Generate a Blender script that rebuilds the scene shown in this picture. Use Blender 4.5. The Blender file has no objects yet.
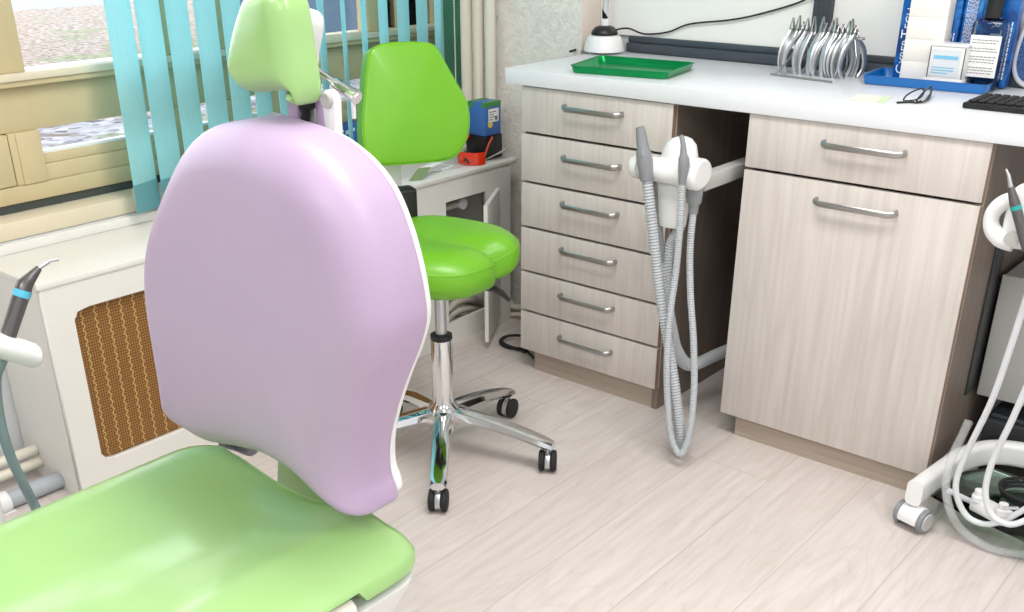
import bpy, bmesh, math, random
from mathutils import Vector, Matrix
random.seed(7)
C = bpy.context.scene.collection
PI = math.pi

# ------------------------------------------------------------------ camera
CAM = Vector((0.0, 0.0, 1.3))
YAW, PIT, ROL = -0.706567714, -0.459152056, -0.00545508
FPX, PX, PY = 1027.91, 499.639, 417.33
_f = Vector((math.cos(PIT)*math.sin(YAW), math.cos(PIT)*math.cos(YAW), math.sin(PIT)))
_r = Vector((math.cos(YAW), -math.sin(YAW), 0.0))
_u = _r.cross(_f)
RIGHT = math.cos(ROL)*_r + math.sin(ROL)*_u
UP = -math.sin(ROL)*_r + math.cos(ROL)*_u
FWD = _f
def at(u, v, axis, val):
    """point of the place seen at pixel (u, v) lying on the plane axis = val"""
    d = RIGHT*((u-PX)/FPX) - UP*((v-PY)/FPX) + FWD
    i = 'xyz'.index(axis)
    return CAM + d*((val-CAM[i])/d[i])

# ------------------------------------------------------------------ materials
def lin(c):
    return tuple((x/12.92 if x <= 0.04045 else ((x+0.055)/1.055)**2.4) for x in (v/255.0 for v in c)) + (1.0,)
class NT:
    def __init__(s, name):
        s.m = bpy.data.materials.new(name); s.m.use_nodes = True
        s.t = s.m.node_tree; s.b = s.t.nodes['Principled BSDF']; s.out = s.t.nodes['Material Output']
        s.tc = None
    def n(s, kind, **k):
        o = s.t.nodes.new(kind)
        for a, v in k.items(): setattr(o, a, v)
        return o
    def l(s, a, b): s.t.links.new(a, b)
    def co(s, scale=(1,1,1), loc=(0,0,0), rot=(0,0,0)):
        if s.tc is None: s.tc = s.n('ShaderNodeTexCoord')
        mp = s.n('ShaderNodeMapping')
        mp.inputs['Scale'].default_value = scale; mp.inputs['Location'].default_value = loc; mp.inputs['Rotation'].default_value = rot
        s.l(s.tc.outputs['Object'], mp.inputs['Vector']); return mp.outputs['Vector']
    def noise(s, vec, scale=5, detail=3, rough=.5, dist=0):
        o = s.n('ShaderNodeTexNoise')
        o.inputs['Scale'].default_value = scale; o.inputs['Detail'].default_value = detail
        o.inputs['Roughness'].default_value = rough; o.inputs['Distortion'].default_value = dist
        s.l(vec, o.inputs['Vector']); return o.outputs['Fac']
    def math(s, op, a, b=0.0, c=0.0):
        o = s.n('ShaderNodeMath', operation=op)
        for i, v in enumerate((a, b, c)):
            if isinstance(v, (int, float)): o.inputs[i].default_value = v
            else: s.l(v, o.inputs[i])
        return o.outputs[0]
    def ramp(s, fac, stops):
        o = s.n('ShaderNodeValToRGB'); e = o.color_ramp.elements
        while len(e) < len(stops): e.new(.5)
        for k, (p, c) in zip(e, stops): k.position = p; k.color = lin(c)
        s.l(fac, o.inputs['Fac']); return o.outputs['Color']
    def mix(s, fac, a, b, mode='MIX'):
        o = s.n('ShaderNodeMix', data_type='RGBA', blend_type=mode)
        for i, v in ((0, fac), (6, a), (7, b)):
            if isinstance(v, (int, float)): o.inputs[i].default_value = v
            elif isinstance(v, tuple): o.inputs[i].default_value = v
            else: s.l(v, o.inputs[i])
        return o.outputs[2]
    def bump(s, h, strength=.2, dist=.01):
        o = s.n('ShaderNodeBump'); o.inputs['Strength'].default_value = strength; o.inputs['Distance'].default_value = dist
        s.l(h, o.inputs['Height']); s.l(o.outputs['Normal'], s.b.inputs['Normal'])
    def set(s, **k):
        for a, v in k.items():
            i = s.b.inputs[a.replace('_', ' ')]
            if isinstance(v, (int, float, tuple)): i.default_value = v
            else: s.l(v, i)
        return s
def plain(name, rgb, rough=.5, metal=0.0, var=.04, spec=None, coat=0, bump=0, bscale=300):
    t = NT(name); c = lin(rgb)
    f = t.noise(t.co(), 14, 2)
    d = tuple(max(0, x*(1-var)) for x in c[:3])+(1,); b = tuple(min(1, x*(1+var)) for x in c[:3])+(1,)
    t.set(Base_Color=t.mix(f, d, b), Roughness=rough, Metallic=metal)
    if spec is not None: t.set(Specular_IOR_Level=spec)
    if coat: t.set(Coat_Weight=coat, Coat_Roughness=.15)
    if bump: t.bump(t.noise(t.co(), bscale, 2), bump, .002)
    return t.m
def wood(name, c1, c2, c3, axis='z', rough=.45, scale=1.0, bump=.03):
    t = NT(name)
    st = {'z': (1, 1, .035), 'x': (.035, 1, 1), 'y': (1, .035, 1)}[axis]
    a = t.noise(t.co(st), 75*scale, 4, .6)
    b = t.noise(t.co({'z': (1, 1, .12), 'x': (.12, 1, 1), 'y': (1, .12, 1)}[axis]), 7*scale, 2, .5, .5)
    rings = t.math('FRACT', t.math('MULTIPLY', b, 9.0))
    rings = t.math('POWER', t.math('ABSOLUTE', t.math('SUBTRACT', rings, .5)), 3.0)
    f = t.math('ADD', t.math('MULTIPLY', a, .62), t.math('MULTIPLY', b, .38))
    col = t.ramp(f, [(.33, c1), (.5, c2), (.67, c3)])
    dk = tuple(v*.86 for v in c2)
    t.set(Base_Color=t.mix(t.math('MULTIPLY', rings, 1.7), col, lin(dk)), Roughness=rough)
    t.bump(a, bump, .002)
    return t.m
M = {}
M['laminate'] = wood('ash_laminate', (197, 188, 182), (209, 201, 195), (217, 210, 205))
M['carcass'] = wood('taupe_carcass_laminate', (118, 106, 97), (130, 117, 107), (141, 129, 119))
M['plinth'] = wood('plinth_laminate', (163, 148, 134), (176, 161, 147), (190, 176, 163), 'x')
M['band'] = plain('brown_edge_band', (152, 128, 110), .5)
M['edge'] = plain('cut_edge_band', (205, 190, 175), .5)
M['worktop'] = plain('white_worktop', (226, 228, 233), .28, var=.01)
M['white'] = plain('white_gloss_paint', (228, 226, 220), .35, var=.02)
M['whitewall'] = plain('white_wall_paint', (216, 219, 222), .7, var=.02)
M['plastic'] = plain('white_plastic', (232, 232, 232), .3, var=.01)
M['greyplastic'] = plain('light_grey_plastic', (182, 182, 178), .45, var=.02)
M['beige'] = plain('beige_window_frame', (203, 186, 146), .5, var=.05)
M['beigesill'] = plain('cream_sill_paint', (222, 210, 185), .45, var=.03)
M['black'] = plain('black_plastic', (24, 24, 25), .4)
M['gasket'] = plain('dark_gasket', (66, 72, 68), .7)
M['darkgear'] = plain('dark_grey_plastic', (58, 60, 62), .4)
M['rubber'] = plain('black_rubber', (30, 30, 32), .75)
M['darkgrey'] = plain('anthracite_aluminium', (72, 78, 86), .45, .2)
M['chrome'] = plain('polished_chrome', (225, 226, 228), .09, 1.0, var=.01)
M['steel'] = plain('brushed_steel', (176, 174, 172), .28, 1.0, var=.03)
M['satin'] = plain('satin_silver', (200, 202, 205), .35, .9, var=.02)
M['lilac'] = plain('lilac_upholstery', (181, 159, 189), .42, var=.015, bump=.05, bscale=500)
M['chairgreen'] = plain('pale_green_upholstery', (156, 198, 124), .34, var=.02, coat=.5, bump=.03, bscale=500)
M['stoolgreen'] = plain('bright_green_vinyl', (104, 170, 24), .36, var=.02, coat=.1, bump=.06, bscale=450)
M['piping'] = plain('green_seam_piping', (112, 182, 34), .4)
M['greyhose'] = plain('grey_silicone_hose', (178, 182, 186), .5)
M['greytip'] = plain('mid_grey_handpiece', (134, 137, 141), .4)
M['blue'] = plain('blue_plastic', (8, 104, 178), .3, coat=.3)
M['cream'] = plain('cream_pipe_paint', (226, 219, 204), .35, var=.02)
M['pipegrey'] = plain('grey_pipe_lagging', (168, 174, 180), .5)
M['hosecream'] = plain('cream_hose', (196, 190, 176), .5)
M['orange'] = plain('red_orange_plastic', (228, 52, 16), .2, coat=.5)
M['instrument'] = plain('gunmetal_handpiece', (104, 101, 102), .3, .6)
M['teal'] = plain('teal_ring', (40, 160, 150), .3)
M['bluering'] = plain('pale_blue_ring', (90, 190, 225), .3)
M['paper'] = plain('white_paper', (240, 238, 234), .8, var=.02)
M['card'] = plain('ivory_card', (226, 226, 214), .6)
M['greenpaper'] = plain('green_leaflet', (120, 140, 96), .6)
M['bluehose'] = plain('blue_grey_tube', (120, 142, 142), .45)
M['ceiling'] = plain('ceiling_white', (240, 240, 238), .9, var=.01)

def emissive_free_glass(name, tint=(255, 255, 255), refl=.08):
    t = NT(name)
    tr = t.n('ShaderNodeBsdfTransparent'); tr.inputs['Color'].default_value = lin(tint)
    gl = t.n('ShaderNodeBsdfGlossy'); gl.inputs['Roughness'].default_value = .02
    fr = t.n('ShaderNodeFresnel'); fr.inputs['IOR'].default_value = 1.45
    mx = t.n('ShaderNodeMixShader')
    t.l(fr.outputs[0], mx.inputs[0]); t.l(tr.outputs[0], mx.inputs[1]); t.l(gl.outputs[0], mx.inputs[2])
    t.l(mx.outputs[0], t.out.inputs['Surface']); return t.m
M['glass'] = emissive_free_glass('window_pane_glass')
M['bottleglass'] = emissive_free_glass('clear_bottle_plastic', (225, 232, 238))
M['greenglass'] = emissive_free_glass('green_tinted_glass', (196, 214, 204))
def clear_tube():
    t = NT('clear_tube_plastic')
    t.set(Base_Color=lin((226, 228, 228)), Roughness=.08)
    tr = t.n('ShaderNodeBsdfTransparent'); tr.inputs['Color'].default_value = lin((250, 250, 250))
    mx = t.n('ShaderNodeMixShader'); mx.inputs[0].default_value = .74
    t.l(t.b.outputs[0], mx.inputs[1]); t.l(tr.outputs[0], mx.inputs[2]); t.l(mx.outputs[0], t.out.inputs['Surface']); return t.m
M['clearplastic'] = clear_tube()

def floor_mat():
    t = NT('pale_plank_vinyl')
    tc = t.n('ShaderNodeTexCoord'); sp = t.n('ShaderNodeSeparateXYZ'); t.l(tc.outputs['Object'], sp.inputs[0])
    W, L = .197, 1.22
    xs = t.math('DIVIDE', t.math('ADD', sp.outputs['X'], .753+W*20), W)
    k = t.math('FLOOR', xs); fx = t.math('FRACT', xs)
    h = t.math('FRACT', t.math('MULTIPLY', t.math('SINE', t.math('MULTIPLY', k, 12.9898)), 437.585))
    ys = t.math('DIVIDE', t.math('ADD', sp.outputs['Y'], t.math('ADD', 20.0, t.math('MULTIPLY', h, L))), L)
    j = t.math('FLOOR', ys); fy = t.math('FRACT', ys)
    idn = t.math('FRACT', t.math('MULTIPLY', t.math('SINE', t.math('ADD', t.math('MULTIPLY', k, 78.233), t.math('MULTIPLY', j, 37.719))), 91.37))
    ex = t.math('MINIMUM', fx, t.math('SUBTRACT', 1.0, fx)); ex = t.math('MULTIPLY', ex, W)
    ey = t.math('MULTIPLY', t.math('MINIMUM', fy, t.math('SUBTRACT', 1.0, fy)), L)
    e = t.math('MINIMUM', ex, ey)
    seam = t.math('LESS_THAN', e, .0013)
    cb = t.n('ShaderNodeCombineXYZ')
    t.l(t.math('ADD', sp.outputs['X'], t.math('MULTIPLY', idn, 31.0)), cb.inputs[0])
    t.l(t.math('ADD', t.math('MULTIPLY', sp.outputs['Y'], .06), t.math('MULTIPLY', idn, 17.0)), cb.inputs[1])
    a = t.noise(cb.outputs[0], 55, 5, .62)
    cb2 = t.n('ShaderNodeCombineXYZ')
    t.l(t.math('ADD', sp.outputs['X'], t.math('MULTIPLY', idn, 53.0)), cb2.inputs[0])
    t.l(t.math('MULTIPLY', sp.outputs['Y'], .22), cb2.inputs[1])
    b = t.noise(cb2.outputs[0], 6.5, 2, .5, .8)
    rings = t.math('ABSOLUTE', t.math('SUBTRACT', t.math('FRACT', t.math('MULTIPLY', b, 11.0)), .5))
    rings = t.math('POWER', t.math('MULTIPLY', rings, 2.0), 4.0)
    col = t.ramp(a, [(.25, (196, 185, 180)), (.5, (211, 201, 197)), (.75, (221, 212, 208))])
    col = t.mix(t.math('MULTIPLY', rings, .22), col, lin((180, 166, 156)))
    col = t.mix(t.math('MULTIPLY', idn, .28), col, lin((200, 187, 177)))
    col = t.mix(t.math('MULTIPLY', seam, .38), col, lin((150, 134, 122)))
    t.set(Base_Color=col, Roughness=.38)
    t.bump(t.math('SUBTRACT', a, t.math('MULTIPLY', seam, 2.0)), .04, .002)
    return t.m
M['floor'] = floor_mat()
def plaster():
    t = NT('rough_white_plaster')
    n1 = t.noise(t.co((1, 1, 1)), 42, 5, .62, .7); n2 = t.noise(t.co(), 130, 3, .6)
    t.set(Base_Color=t.ramp(n1, [(.3, (226, 220, 212)), (.7, (245, 240, 233))]), Roughness=.9)
    t.bump(t.math('ADD', n1, t.math('MULTIPLY', n2, .5)), .55, .012); return t.m
M['plaster'] = plaster()
def cane():
    t = NT('brown_woven_cane')
    tc = t.n('ShaderNodeTexCoord'); sp = t.n('ShaderNodeSeparateXYZ'); t.l(tc.outputs['Object'], sp.inputs[0])
    y, z = sp.outputs['Y'], sp.outputs['Z']
    cy = t.math('ABSOLUTE', t.math('SINE', t.math('MULTIPLY', y, PI/.0062)))
    cz = t.math('ABSOLUTE', t.math('SINE', t.math('MULTIPLY', z, PI/.0075)))
    cell = t.math('MULTIPLY', cy, cz)
    zig = t.math('MULTIPLY', t.math('ABSOLUTE', t.math('SUBTRACT', t.math('FRACT', t.math('DIVIDE', z, .019)), .5)), .012)
    fr = t.math('ABSOLUTE', t.math('SUBTRACT', t.math('FRACT', t.math('DIVIDE', t.math('ADD', y, zig), .0335)), .5))
    st = t.math('LESS_THAN', fr, .055)
    col = t.ramp(cell, [(.1, (96, 62, 24)), (.6, (164, 116, 56))])
    col = t.mix(t.math('MULTIPLY', st, .75), col, lin((214, 178, 116)))
    t.set(Base_Color=col, Roughness=.6); t.bump(cell, .5, .003); return t.m
M['cane'] = cane()
def slat_mat(name, c):
    t = NT(name)
    f = t.noise(t.co((1, 1, .05)), 420, 3)
    a = t.mix(f, tuple(x*.9 for x in lin(c)[:3])+(1,), tuple(min(1, x*1.06) for x in lin(c)[:3])+(1,))
    t.set(Base_Color=a, Roughness=.7)
    tl = t.n('ShaderNodeBsdfTranslucent'); t.l(a, tl.inputs['Color'])
    mx = t.n('ShaderNodeMixShader'); mx.inputs[0].default_value = .68
    t.l(t.b.outputs[0], mx.inputs[1]); t.l(tl.outputs[0], mx.inputs[2]); t.l(mx.outputs[0], t.out.inputs['Surface']); return t.m
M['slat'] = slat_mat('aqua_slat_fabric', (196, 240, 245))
M['slatend'] = slat_mat('sea_green_unlit_slat', (96, 160, 134))  # last slat: the lack of light behind it is put into its colour
M['pocket'] = slat_mat('aqua_weighted_hem', (150, 206, 214))
def ground_mat():
    t = NT('leaf_strewn_gravel')
    v = t.n('ShaderNodeTexVoronoi'); v.inputs['Scale'].default_value = 22; t.l(t.co(), v.inputs['Vector'])
    sp = t.n('ShaderNodeSeparateXYZ'); t.l(v.outputs['Color'], sp.inputs[0])
    peb = t.ramp(sp.outputs[0], [(0, (74, 66, 68)), (.35, (128, 122, 128)), (.7, (166, 164, 170)), (1, (98, 78, 64))])
    g = t.noise(t.co(), 1.3, 4, .6)
    gr = t.ramp(t.noise(t.co(), 30, 3), [(.35, (74, 90, 44)), (.65, (136, 146, 98))])
    br = t.ramp(t.noise(t.co(), 24, 4, .7), [(.32, (72, 50, 38)), (.5, (142, 124, 112)), (.68, (172, 164, 160))])
    # the strip by the wall is pebbles, leaf litter further out
    tc = t.n('ShaderNodeTexCoord'); s2 = t.n('ShaderNodeSeparateXYZ'); t.l(tc.outputs['Object'], s2.inputs[0])
    far = t.math('LESS_THAN', t.math('ADD', s2.outputs['X'], t.math('MULTIPLY', g, .8)), -4.1)
    c = t.mix(far, peb, br)
    c = t.mix(t.math('MULTIPLY', t.math('GREATER_THAN', g, .58), .55), c, gr)
    t.set(Base_Color=c, Roughness=1); return t.m
M['ground'] = ground_mat()
M['road'] = plain('pale_asphalt', (140, 148, 164), .9, var=.1)
def planks_blue():
    t = NT('slate_blue_cladding')
    tc = t.n('ShaderNodeTexCoord'); sp = t.n('ShaderNodeSeparateXYZ'); t.l(tc.outputs['Object'], sp.inputs[0])
    fr = t.math('FRACT', t.math('DIVIDE', sp.outputs['Y'], .4))
    t.set(Base_Color=t.mix(t.math('LESS_THAN', fr, .05), t.ramp(t.noise(t.co((1, 1, .2)), 4), [(.3, (44, 58, 84)), (.7, (88, 106, 138))]), lin((190, 200, 214))), Roughness=.4); return t.m
M['cladding'] = planks_blue()
def lamp_stem():
    t = NT('stem_with_black_spiral')
    tc = t.n('ShaderNodeTexCoord'); sp = t.n('ShaderNodeSeparateXYZ'); t.l(tc.outputs['Object'], sp.inputs[0])
    ang = t.math('ARCTAN2', sp.outputs['Y'], sp.outputs['X'])
    f = t.math('FRACT', t.math('ADD', t.math('DIVIDE', sp.outputs['Z'], .075), t.math('DIVIDE', ang, 2*PI)))
    t.set(Base_Color=t.mix(t.math('LESS_THAN', f, .36), lin((205, 207, 208)), lin((18, 18, 20))), Roughness=.25, Metallic=.3); return t.m
M['stem'] = lamp_stem()
def printed_blue(name, dens=1.0):
    t = NT(name)
    n = t.noise(t.co(), 16, 3, .5, 1.5)
    t.set(Base_Color=t.ramp(n, [(.35, (0, 60, 130)), (.55, (8, 96, 176)), (.75, (60, 150, 215))]), Roughness=.28); return t.m
M['printblue'] = printed_blue('glossy_blue_carton')
M['cartonblue'] = plain('matt_blue_carton', (62, 108, 178), .5, var=.06)
M['cartongreen'] = plain('green_carton_trim', (70, 140, 70), .5)
M['yellow'] = plain('yellow_print', (238, 206, 96), .6)
M['ink'] = plain('grey_print_ink', (120, 122, 128), .8)
M['bluetext'] = plain('pale_blue_print', (120, 190, 220), .7)
M['whiteink'] = plain('white_print_ink', (238, 242, 248), .6)
M['redink'] = plain('red_print_ink', (210, 36, 40), .6)
def emerald():
    t = NT('emerald_anodised_metal')
    t.set(Base_Color=t.mix(t.noise(t.co(), 10), lin((0, 128, 68)), lin((0, 158, 86))), Roughness=.24, Metallic=.55); return t.m
M['emerald'] = emerald()
def mesh_blue():
    t = NT('blue_speaker_mesh')
    v = t.n('ShaderNodeTexVoronoi'); v.inputs['Scale'].default_value = 260; t.l(t.co(), v.inputs['Vector'])
    t.set(Base_Color=t.ramp(v.outputs['Distance'], [(.2, (24, 44, 84)), (.6, (70, 100, 150))]), Roughness=.5); return t.m
M['meshblue'] = mesh_blue()
def towel():
    t = NT('stacked_paper_edges')
    tc = t.n('ShaderNodeTexCoord'); sp = t.n('ShaderNodeSeparateXYZ'); t.l(tc.outputs['Object'], sp.inputs[0])
    f = t.math('FRACT', t.math('DIVIDE', sp.outputs['Z'], .003))
    t.set(Base_Color=t.mix(t.math('MULTIPLY', t.math('LESS_THAN', f, .25), .25), lin((243, 238, 230)), lin((222, 214, 204))), Roughness=.9); return t.m
M['towel'] = towel()

# ------------------------------------------------------------------ geometry helpers
def box(bm, lo, hi, bev=0.0, seg=2):
    x0, y0, z0 = lo; x1, y1, z1 = hi
    v = [bm.verts.new(p) for p in ((x0,y0,z0),(x1,y0,z0),(x1,y1,z0),(x0,y1,z0),(x0,y0,z1),(x1,y0,z1),(x1,y1,z1),(x0,y1,z1))]
    fs = [bm.faces.new([v[i] for i in q]) for q in ((3,2,1,0),(4,5,6,7),(0,1,5,4),(1,2,6,5),(2,3,7,6),(3,0,4,7))]
    if bev > 0:
        es = list({e for f in fs for e in f.edges})
        bmesh.ops.bevel(bm, geom=es, offset=bev, segments=seg, affect='EDGES', profile=.5)
    return v
def newbox(lo, hi, bev=0.0, seg=2):
    bm = bmesh.new(); box(bm, lo, hi, bev, seg); return bm
def cat(pts, per=8, closed=False):
    P = [Vector(p) for p in pts]; n = len(P); out = []
    rng = range(n if closed else n-1)
    for i in rng:
        if closed: a, b, c, d = P[(i-1) % n], P[i], P[(i+1) % n], P[(i+2) % n]
        else:
            b, c = P[i], P[i+1]
            a = P[i-1] if i > 0 else b*2-c
            d = P[i+2] if i+2 < n else c*2-b
        for k in range(per):
            t = k/per; t2 = t*t; t3 = t2*t
            out.append(.5*((2*b)+(c-a)*t+(2*a-5*b+4*c-d)*t2+(3*b-a-3*c+d)*t3))
    if not closed: out.append(P[-1])
    return out
def tube(bm, path, rad, seg=10, caps=True, flat=None):
    """sweep; rad = number, list or function of 0..1; flat = (sx, sy) squash"""
    P = [Vector(p) for p in path]; n = len(P); rings = []
    T = []
    for i in range(n):
        t = (P[min(i+1, n-1)]-P[max(i-1, 0)])
        T.append(t.normalized() if t.length > 1e-9 else Vector((0,0,1)))
    ref = Vector((0,0,1)) if abs(T[0].z) < .9 else Vector((1,0,0))
    N = (ref - T[0]*ref.dot(T[0])).normalized()
    for i in range(n):
        if i: 
            N = N - T[i]*N.dot(T[i])
            N = N.normalized() if N.length > 1e-6 else T[i].orthogonal().normalized()
        B = T[i].cross(N)
        r = rad(i/max(1, n-1)) if callable(rad) else (rad[i] if isinstance(rad, (list, tuple)) else rad)
        sx, sy = flat if flat else (1, 1)
        rings.append([bm.verts.new(P[i] + N*(math.cos(2*PI*k/seg)*r*sx) + B*(math.sin(2*PI*k/seg)*r*sy)) for k in range(seg)])
    for a, b in zip(rings, rings[1:]):
        for k in range(seg):
            bm.faces.new((a[k], a[(k+1) % seg], b[(k+1) % seg], b[k]))
    if caps:
        bm.faces.new(list(reversed(rings[0]))); bm.faces.new(rings[-1])
def resample(P, step):
    out = [P[0]]; acc = 0
    for a, b in zip(P, P[1:]):
        L = (b-a).length; 
        if L < 1e-9: continue
        s = step-acc
        while s <= L:
            out.append(a.lerp(b, s/L)); s += step
        acc = (acc+L) % step if False else L-(s-step)
    return out
def corrugated(bm, pts, r, pitch=.007, amp=.0013, seg=12):
    P = resample(cat(pts, 24), pitch/4)
    rr = [r + amp*math.cos(2*PI*(i % 4)/4) for i in range(len(P))]
    tube(bm, P, rr, seg)
def lathe(bm, prof, origin=(0,0,0), seg=32, axis='z', cap=True):
    O = Vector(origin); rings = []
    for r, h in prof:
        ring = []
        for k in range(seg):
            c, s = math.cos(2*PI*k/seg)*r, math.sin(2*PI*k/seg)*r
            p = {'z': (c, s, h), 'x': (h, c, s), 'y': (s, h, c)}[axis]
            ring.append(bm.verts.new(O+Vector(p)))
        rings.append(ring)
    for a, b in zip(rings, rings[1:]):
        for k in range(seg): bm.faces.new((a[k], a[(k+1) % seg], b[(k+1) % seg], b[k]))
    if cap: bm.faces.new(list(reversed(rings[0]))); bm.faces.new(rings[-1])
def prism(bm, outline, frm, d, bev=0.0):
    """extrude a planar outline of 3-D points by vector d"""
    a = [bm.verts.new(Vector(p)) for p in outline]; b = [bm.verts.new(Vector(p)+Vector(d)) for p in outline]
    n = len(a); fs = [bm.faces.new(a), bm.faces.new(list(reversed(b)))]
    for i in range(n): fs.append(bm.faces.new((a[i], b[i], b[(i+1) % n], a[(i+1) % n])))
    if bev:
        es = [e for f in fs[:2] for e in f.edges]
        bmesh.ops.bevel(bm, geom=es, offset=bev, segments=2, affect='EDGES', profile=.5)
def loft(bm, rings, cap0=True, cap1=True):
    R = [[bm.verts.new(Vector(p)) for p in r] for r in rings]
    for a, b in zip(R, R[1:]):
        n = len(a)
        for k in range(n): bm.faces.new((a[k], a[(k+1) % n], b[(k+1) % n], b[k]))
    if cap0: bm.faces.new(list(reversed(R[0])))
    if cap1: bm.faces.new(R[-1])
    return R
def cushion(outline, emb, prof, bulge_f=0.0, rings_f=6, bulge_b=0.0):
    """outline: closed list of 2-D (a, b); prof: [(inset, depth)] from front to back; emb(a, b, depth) -> 3-D"""
    n = len(outline); P = [Vector((p[0], p[1])) for p in outline]
    cen = sum(P, Vector((0, 0)))/n
    area = sum(P[i].x*P[(i+1) % n].y-P[(i+1) % n].x*P[i].y for i in range(n))
    sgn = 1 if area > 0 else -1
    N = []
    for i in range(n):
        t = (P[(i+1) % n]-P[i-1]).normalized(); N.append(Vector((t.y, -t.x))*sgn)
    def ins(d): return [P[i]-N[i]*d for i in range(n)]
    rings = []
    f = ins(prof[0][0])
    for k in range(rings_f, 0, -1):
        s = 1-k/(rings_f+.6)
        s2 = .06+.94*s
        rings.append([(cen+(q-cen)*s2, prof[0][1]-bulge_f*(1-s2**2)) for q in f])
    for i_, d_ in prof: rings.append([(q, d_) for q in ins(i_)])
    if bulge_b:
        g = ins(prof[-1][0])
        for s2 in (.8, .5, .15): rings.append([(cen+(q-cen)*s2, prof[-1][1]+bulge_b*(1-s2**2)) for q in g])
    bm = bmesh.new()
    loft(bm, [[emb(q.x, q.y, d) for q, d in r] for r in rings])
    bmesh.ops.recalc_face_normals(bm, faces=bm.faces[:])
    return bm
def inflated(outline, emb, th, rf, rb, bulge_f=0.0, bulge_b=0.0, inner=7):
    """star-shaped outline -> cushion whose depth follows the distance to the rim"""
    P = [Vector((p[0], p[1])) for p in outline]; n = len(P)
    A = sum(P[i].x*P[(i+1) % n].y-P[(i+1) % n].x*P[i].y for i in range(n))/2
    cen = Vector((sum((P[i].x+P[(i+1) % n].x)*(P[i].x*P[(i+1) % n].y-P[(i+1) % n].x*P[i].y) for i in range(n)),
                  sum((P[i].y+P[(i+1) % n].y)*(P[i].x*P[(i+1) % n].y-P[(i+1) % n].x*P[i].y) for i in range(n))))/(6*A)
    def dist(q):
        b = 1e9
        for i in range(n):
            a, c = P[i], P[(i+1) % n]; e = c-a; L = e.length_squared
            t = 0 if L == 0 else max(0, min(1, (q-a).dot(e)/L)); b = min(b, (q-a-e*t).length)
        return b
    Rm = (abs(A)/PI)**.5
    def side(r, bulge, front):
        ds = [r*(1-math.cos(PI/2*k/9)) for k in range(1, 10)]
        ss = [1-d/Rm for d in ds]; ss += [ss[-1]*(1-(k/inner)) for k in range(1, inner)]
        rows = [[(p, r) for p in P]]
        for s_ in ss:
            row = []
            for p in P:
                q = cen+(p-cen)*s_; d = dist(q)
                h = r-math.sqrt(max(0, r*r-(r-d)**2)) if d < r else 0.0
                row.append((q, h-bulge*(1-s_*s_)*min(1, d/r)))
            rows.append(row)
        return rows
    F = side(rf, bulge_f, True)[::-1]
    B = side(rb, bulge_b, False)
    rings = [[emb(q.x, q.y, h) for q, h in row] for row in F]+[[emb(q.x, q.y, th-h) for q, h in row] for row in B]
    bm = bmesh.new(); loft(bm, rings); bmesh.ops.recalc_face_normals(bm, faces=bm.faces[:]); return bm
def rounded_prof(th, r, n=5):
    """front edge at depth 0 .. th with rounded edges of radius r"""
    o = [(r-r*math.sin(a), r-r*math.cos(a)) for a in [PI/2*k/n for k in range(n+1)]]
    b = [(r-r*math.cos(a), th-r+r*math.sin(a)) for a in [PI/2*k/n for k in range(n+1)]]
    return o+b
def plate_holes(outer, holes, emb, thick):
    """flat plate with holes: 2-D loops, embedded by emb(a, b, depth)"""
    cu = bpy.data.curves.new('tmp', 'CURVE'); cu.dimensions = '2D'; cu.fill_mode = 'BOTH'; cu.extrude = thick/2
    for lp in [outer]+holes:
        s = cu.splines.new('POLY'); s.points.add(len(lp)-1); s.use_cyclic_u = True
        for p, q in zip(s.points, lp): p.co = (q[0], q[1], 0, 1)
    o = bpy.data.objects.new('tmp', cu); C.objects.link(o)
    dg = bpy.context.evaluated_depsgraph_get(); me = bpy.data.meshes.new_from_object(o.evaluated_get(dg))
    bm = bmesh.new(); bm.from_mesh(me)
    bpy.data.objects.remove(o); bpy.data.curves.remove(cu); bpy.data.meshes.remove(me)
    for v in bm.verts: v.co = Vector(emb(v.co.x, v.co.y, v.co.z))
    bmesh.ops.remove_doubles(bm, verts=bm.verts[:], dist=1e-5)
    bmesh.ops.recalc_face_normals(bm, faces=bm.faces[:])
    return bm
def rrect(x0, y0, x1, y1, r, n=5):
    o = []
    for cx, cy, a0 in ((x1-r, y0+r, -PI/2), (x1-r, y1-r, 0), (x0+r, y1-r, PI/2), (x0+r, y0+r, PI)):
        for k in range(n+1):
            a = a0+PI/2*k/n; o.append((cx+r*math.cos(a), cy+r*math.sin(a)))
    return o

# ------------------------------------------------------------------ object helpers
def obj(name, bm, mat, parent=None, smooth=True, local=False, angle=40):
    """link a bmesh as one object; coordinates are world ones unless local"""
    bmesh.ops.recalc_face_normals(bm, faces=bm.faces[:])
    me = bpy.data.meshes.new(name)
    if parent is None and not local:
        pass
    bm.to_mesh(me); bm.free()
    me.materials.append(M[mat] if isinstance(mat, str) else mat)
    if smooth and len(me.polygons):
        me.polygons.foreach_set('use_smooth', [True]*len(me.polygons)); me.set_sharp_from_angle(angle=math.radians(angle))
    o = bpy.data.objects.new(name, me); C.objects.link(o)
    if parent is not None:
        o.parent = parent
        if not local:
            off = Vector((0, 0, 0)); p = parent
            while p is not None: off += p.location; p = p.parent
            o.location = -off
    return o
def tag(o, label, cat_, group=None, kind=None):
    o['label'] = label; o['category'] = cat_
    if group: o['group'] = group
    if kind: o['kind'] = kind
    return o
def thing(name, label, cat_, loc, group=None):
    o = bpy.data.objects.new(name, None); C.objects.link(o); o.location = loc; o.empty_display_size = .05
    return tag(o, label, cat_, group)
def struct(name, bm, mat, parent=None, label=None, cat_=None):
    o = obj(name, bm, mat, parent)
    if parent is None:
        o['kind'] = 'structure'
        if label: o['label'] = label
        if cat_: o['category'] = cat_
    return o
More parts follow.
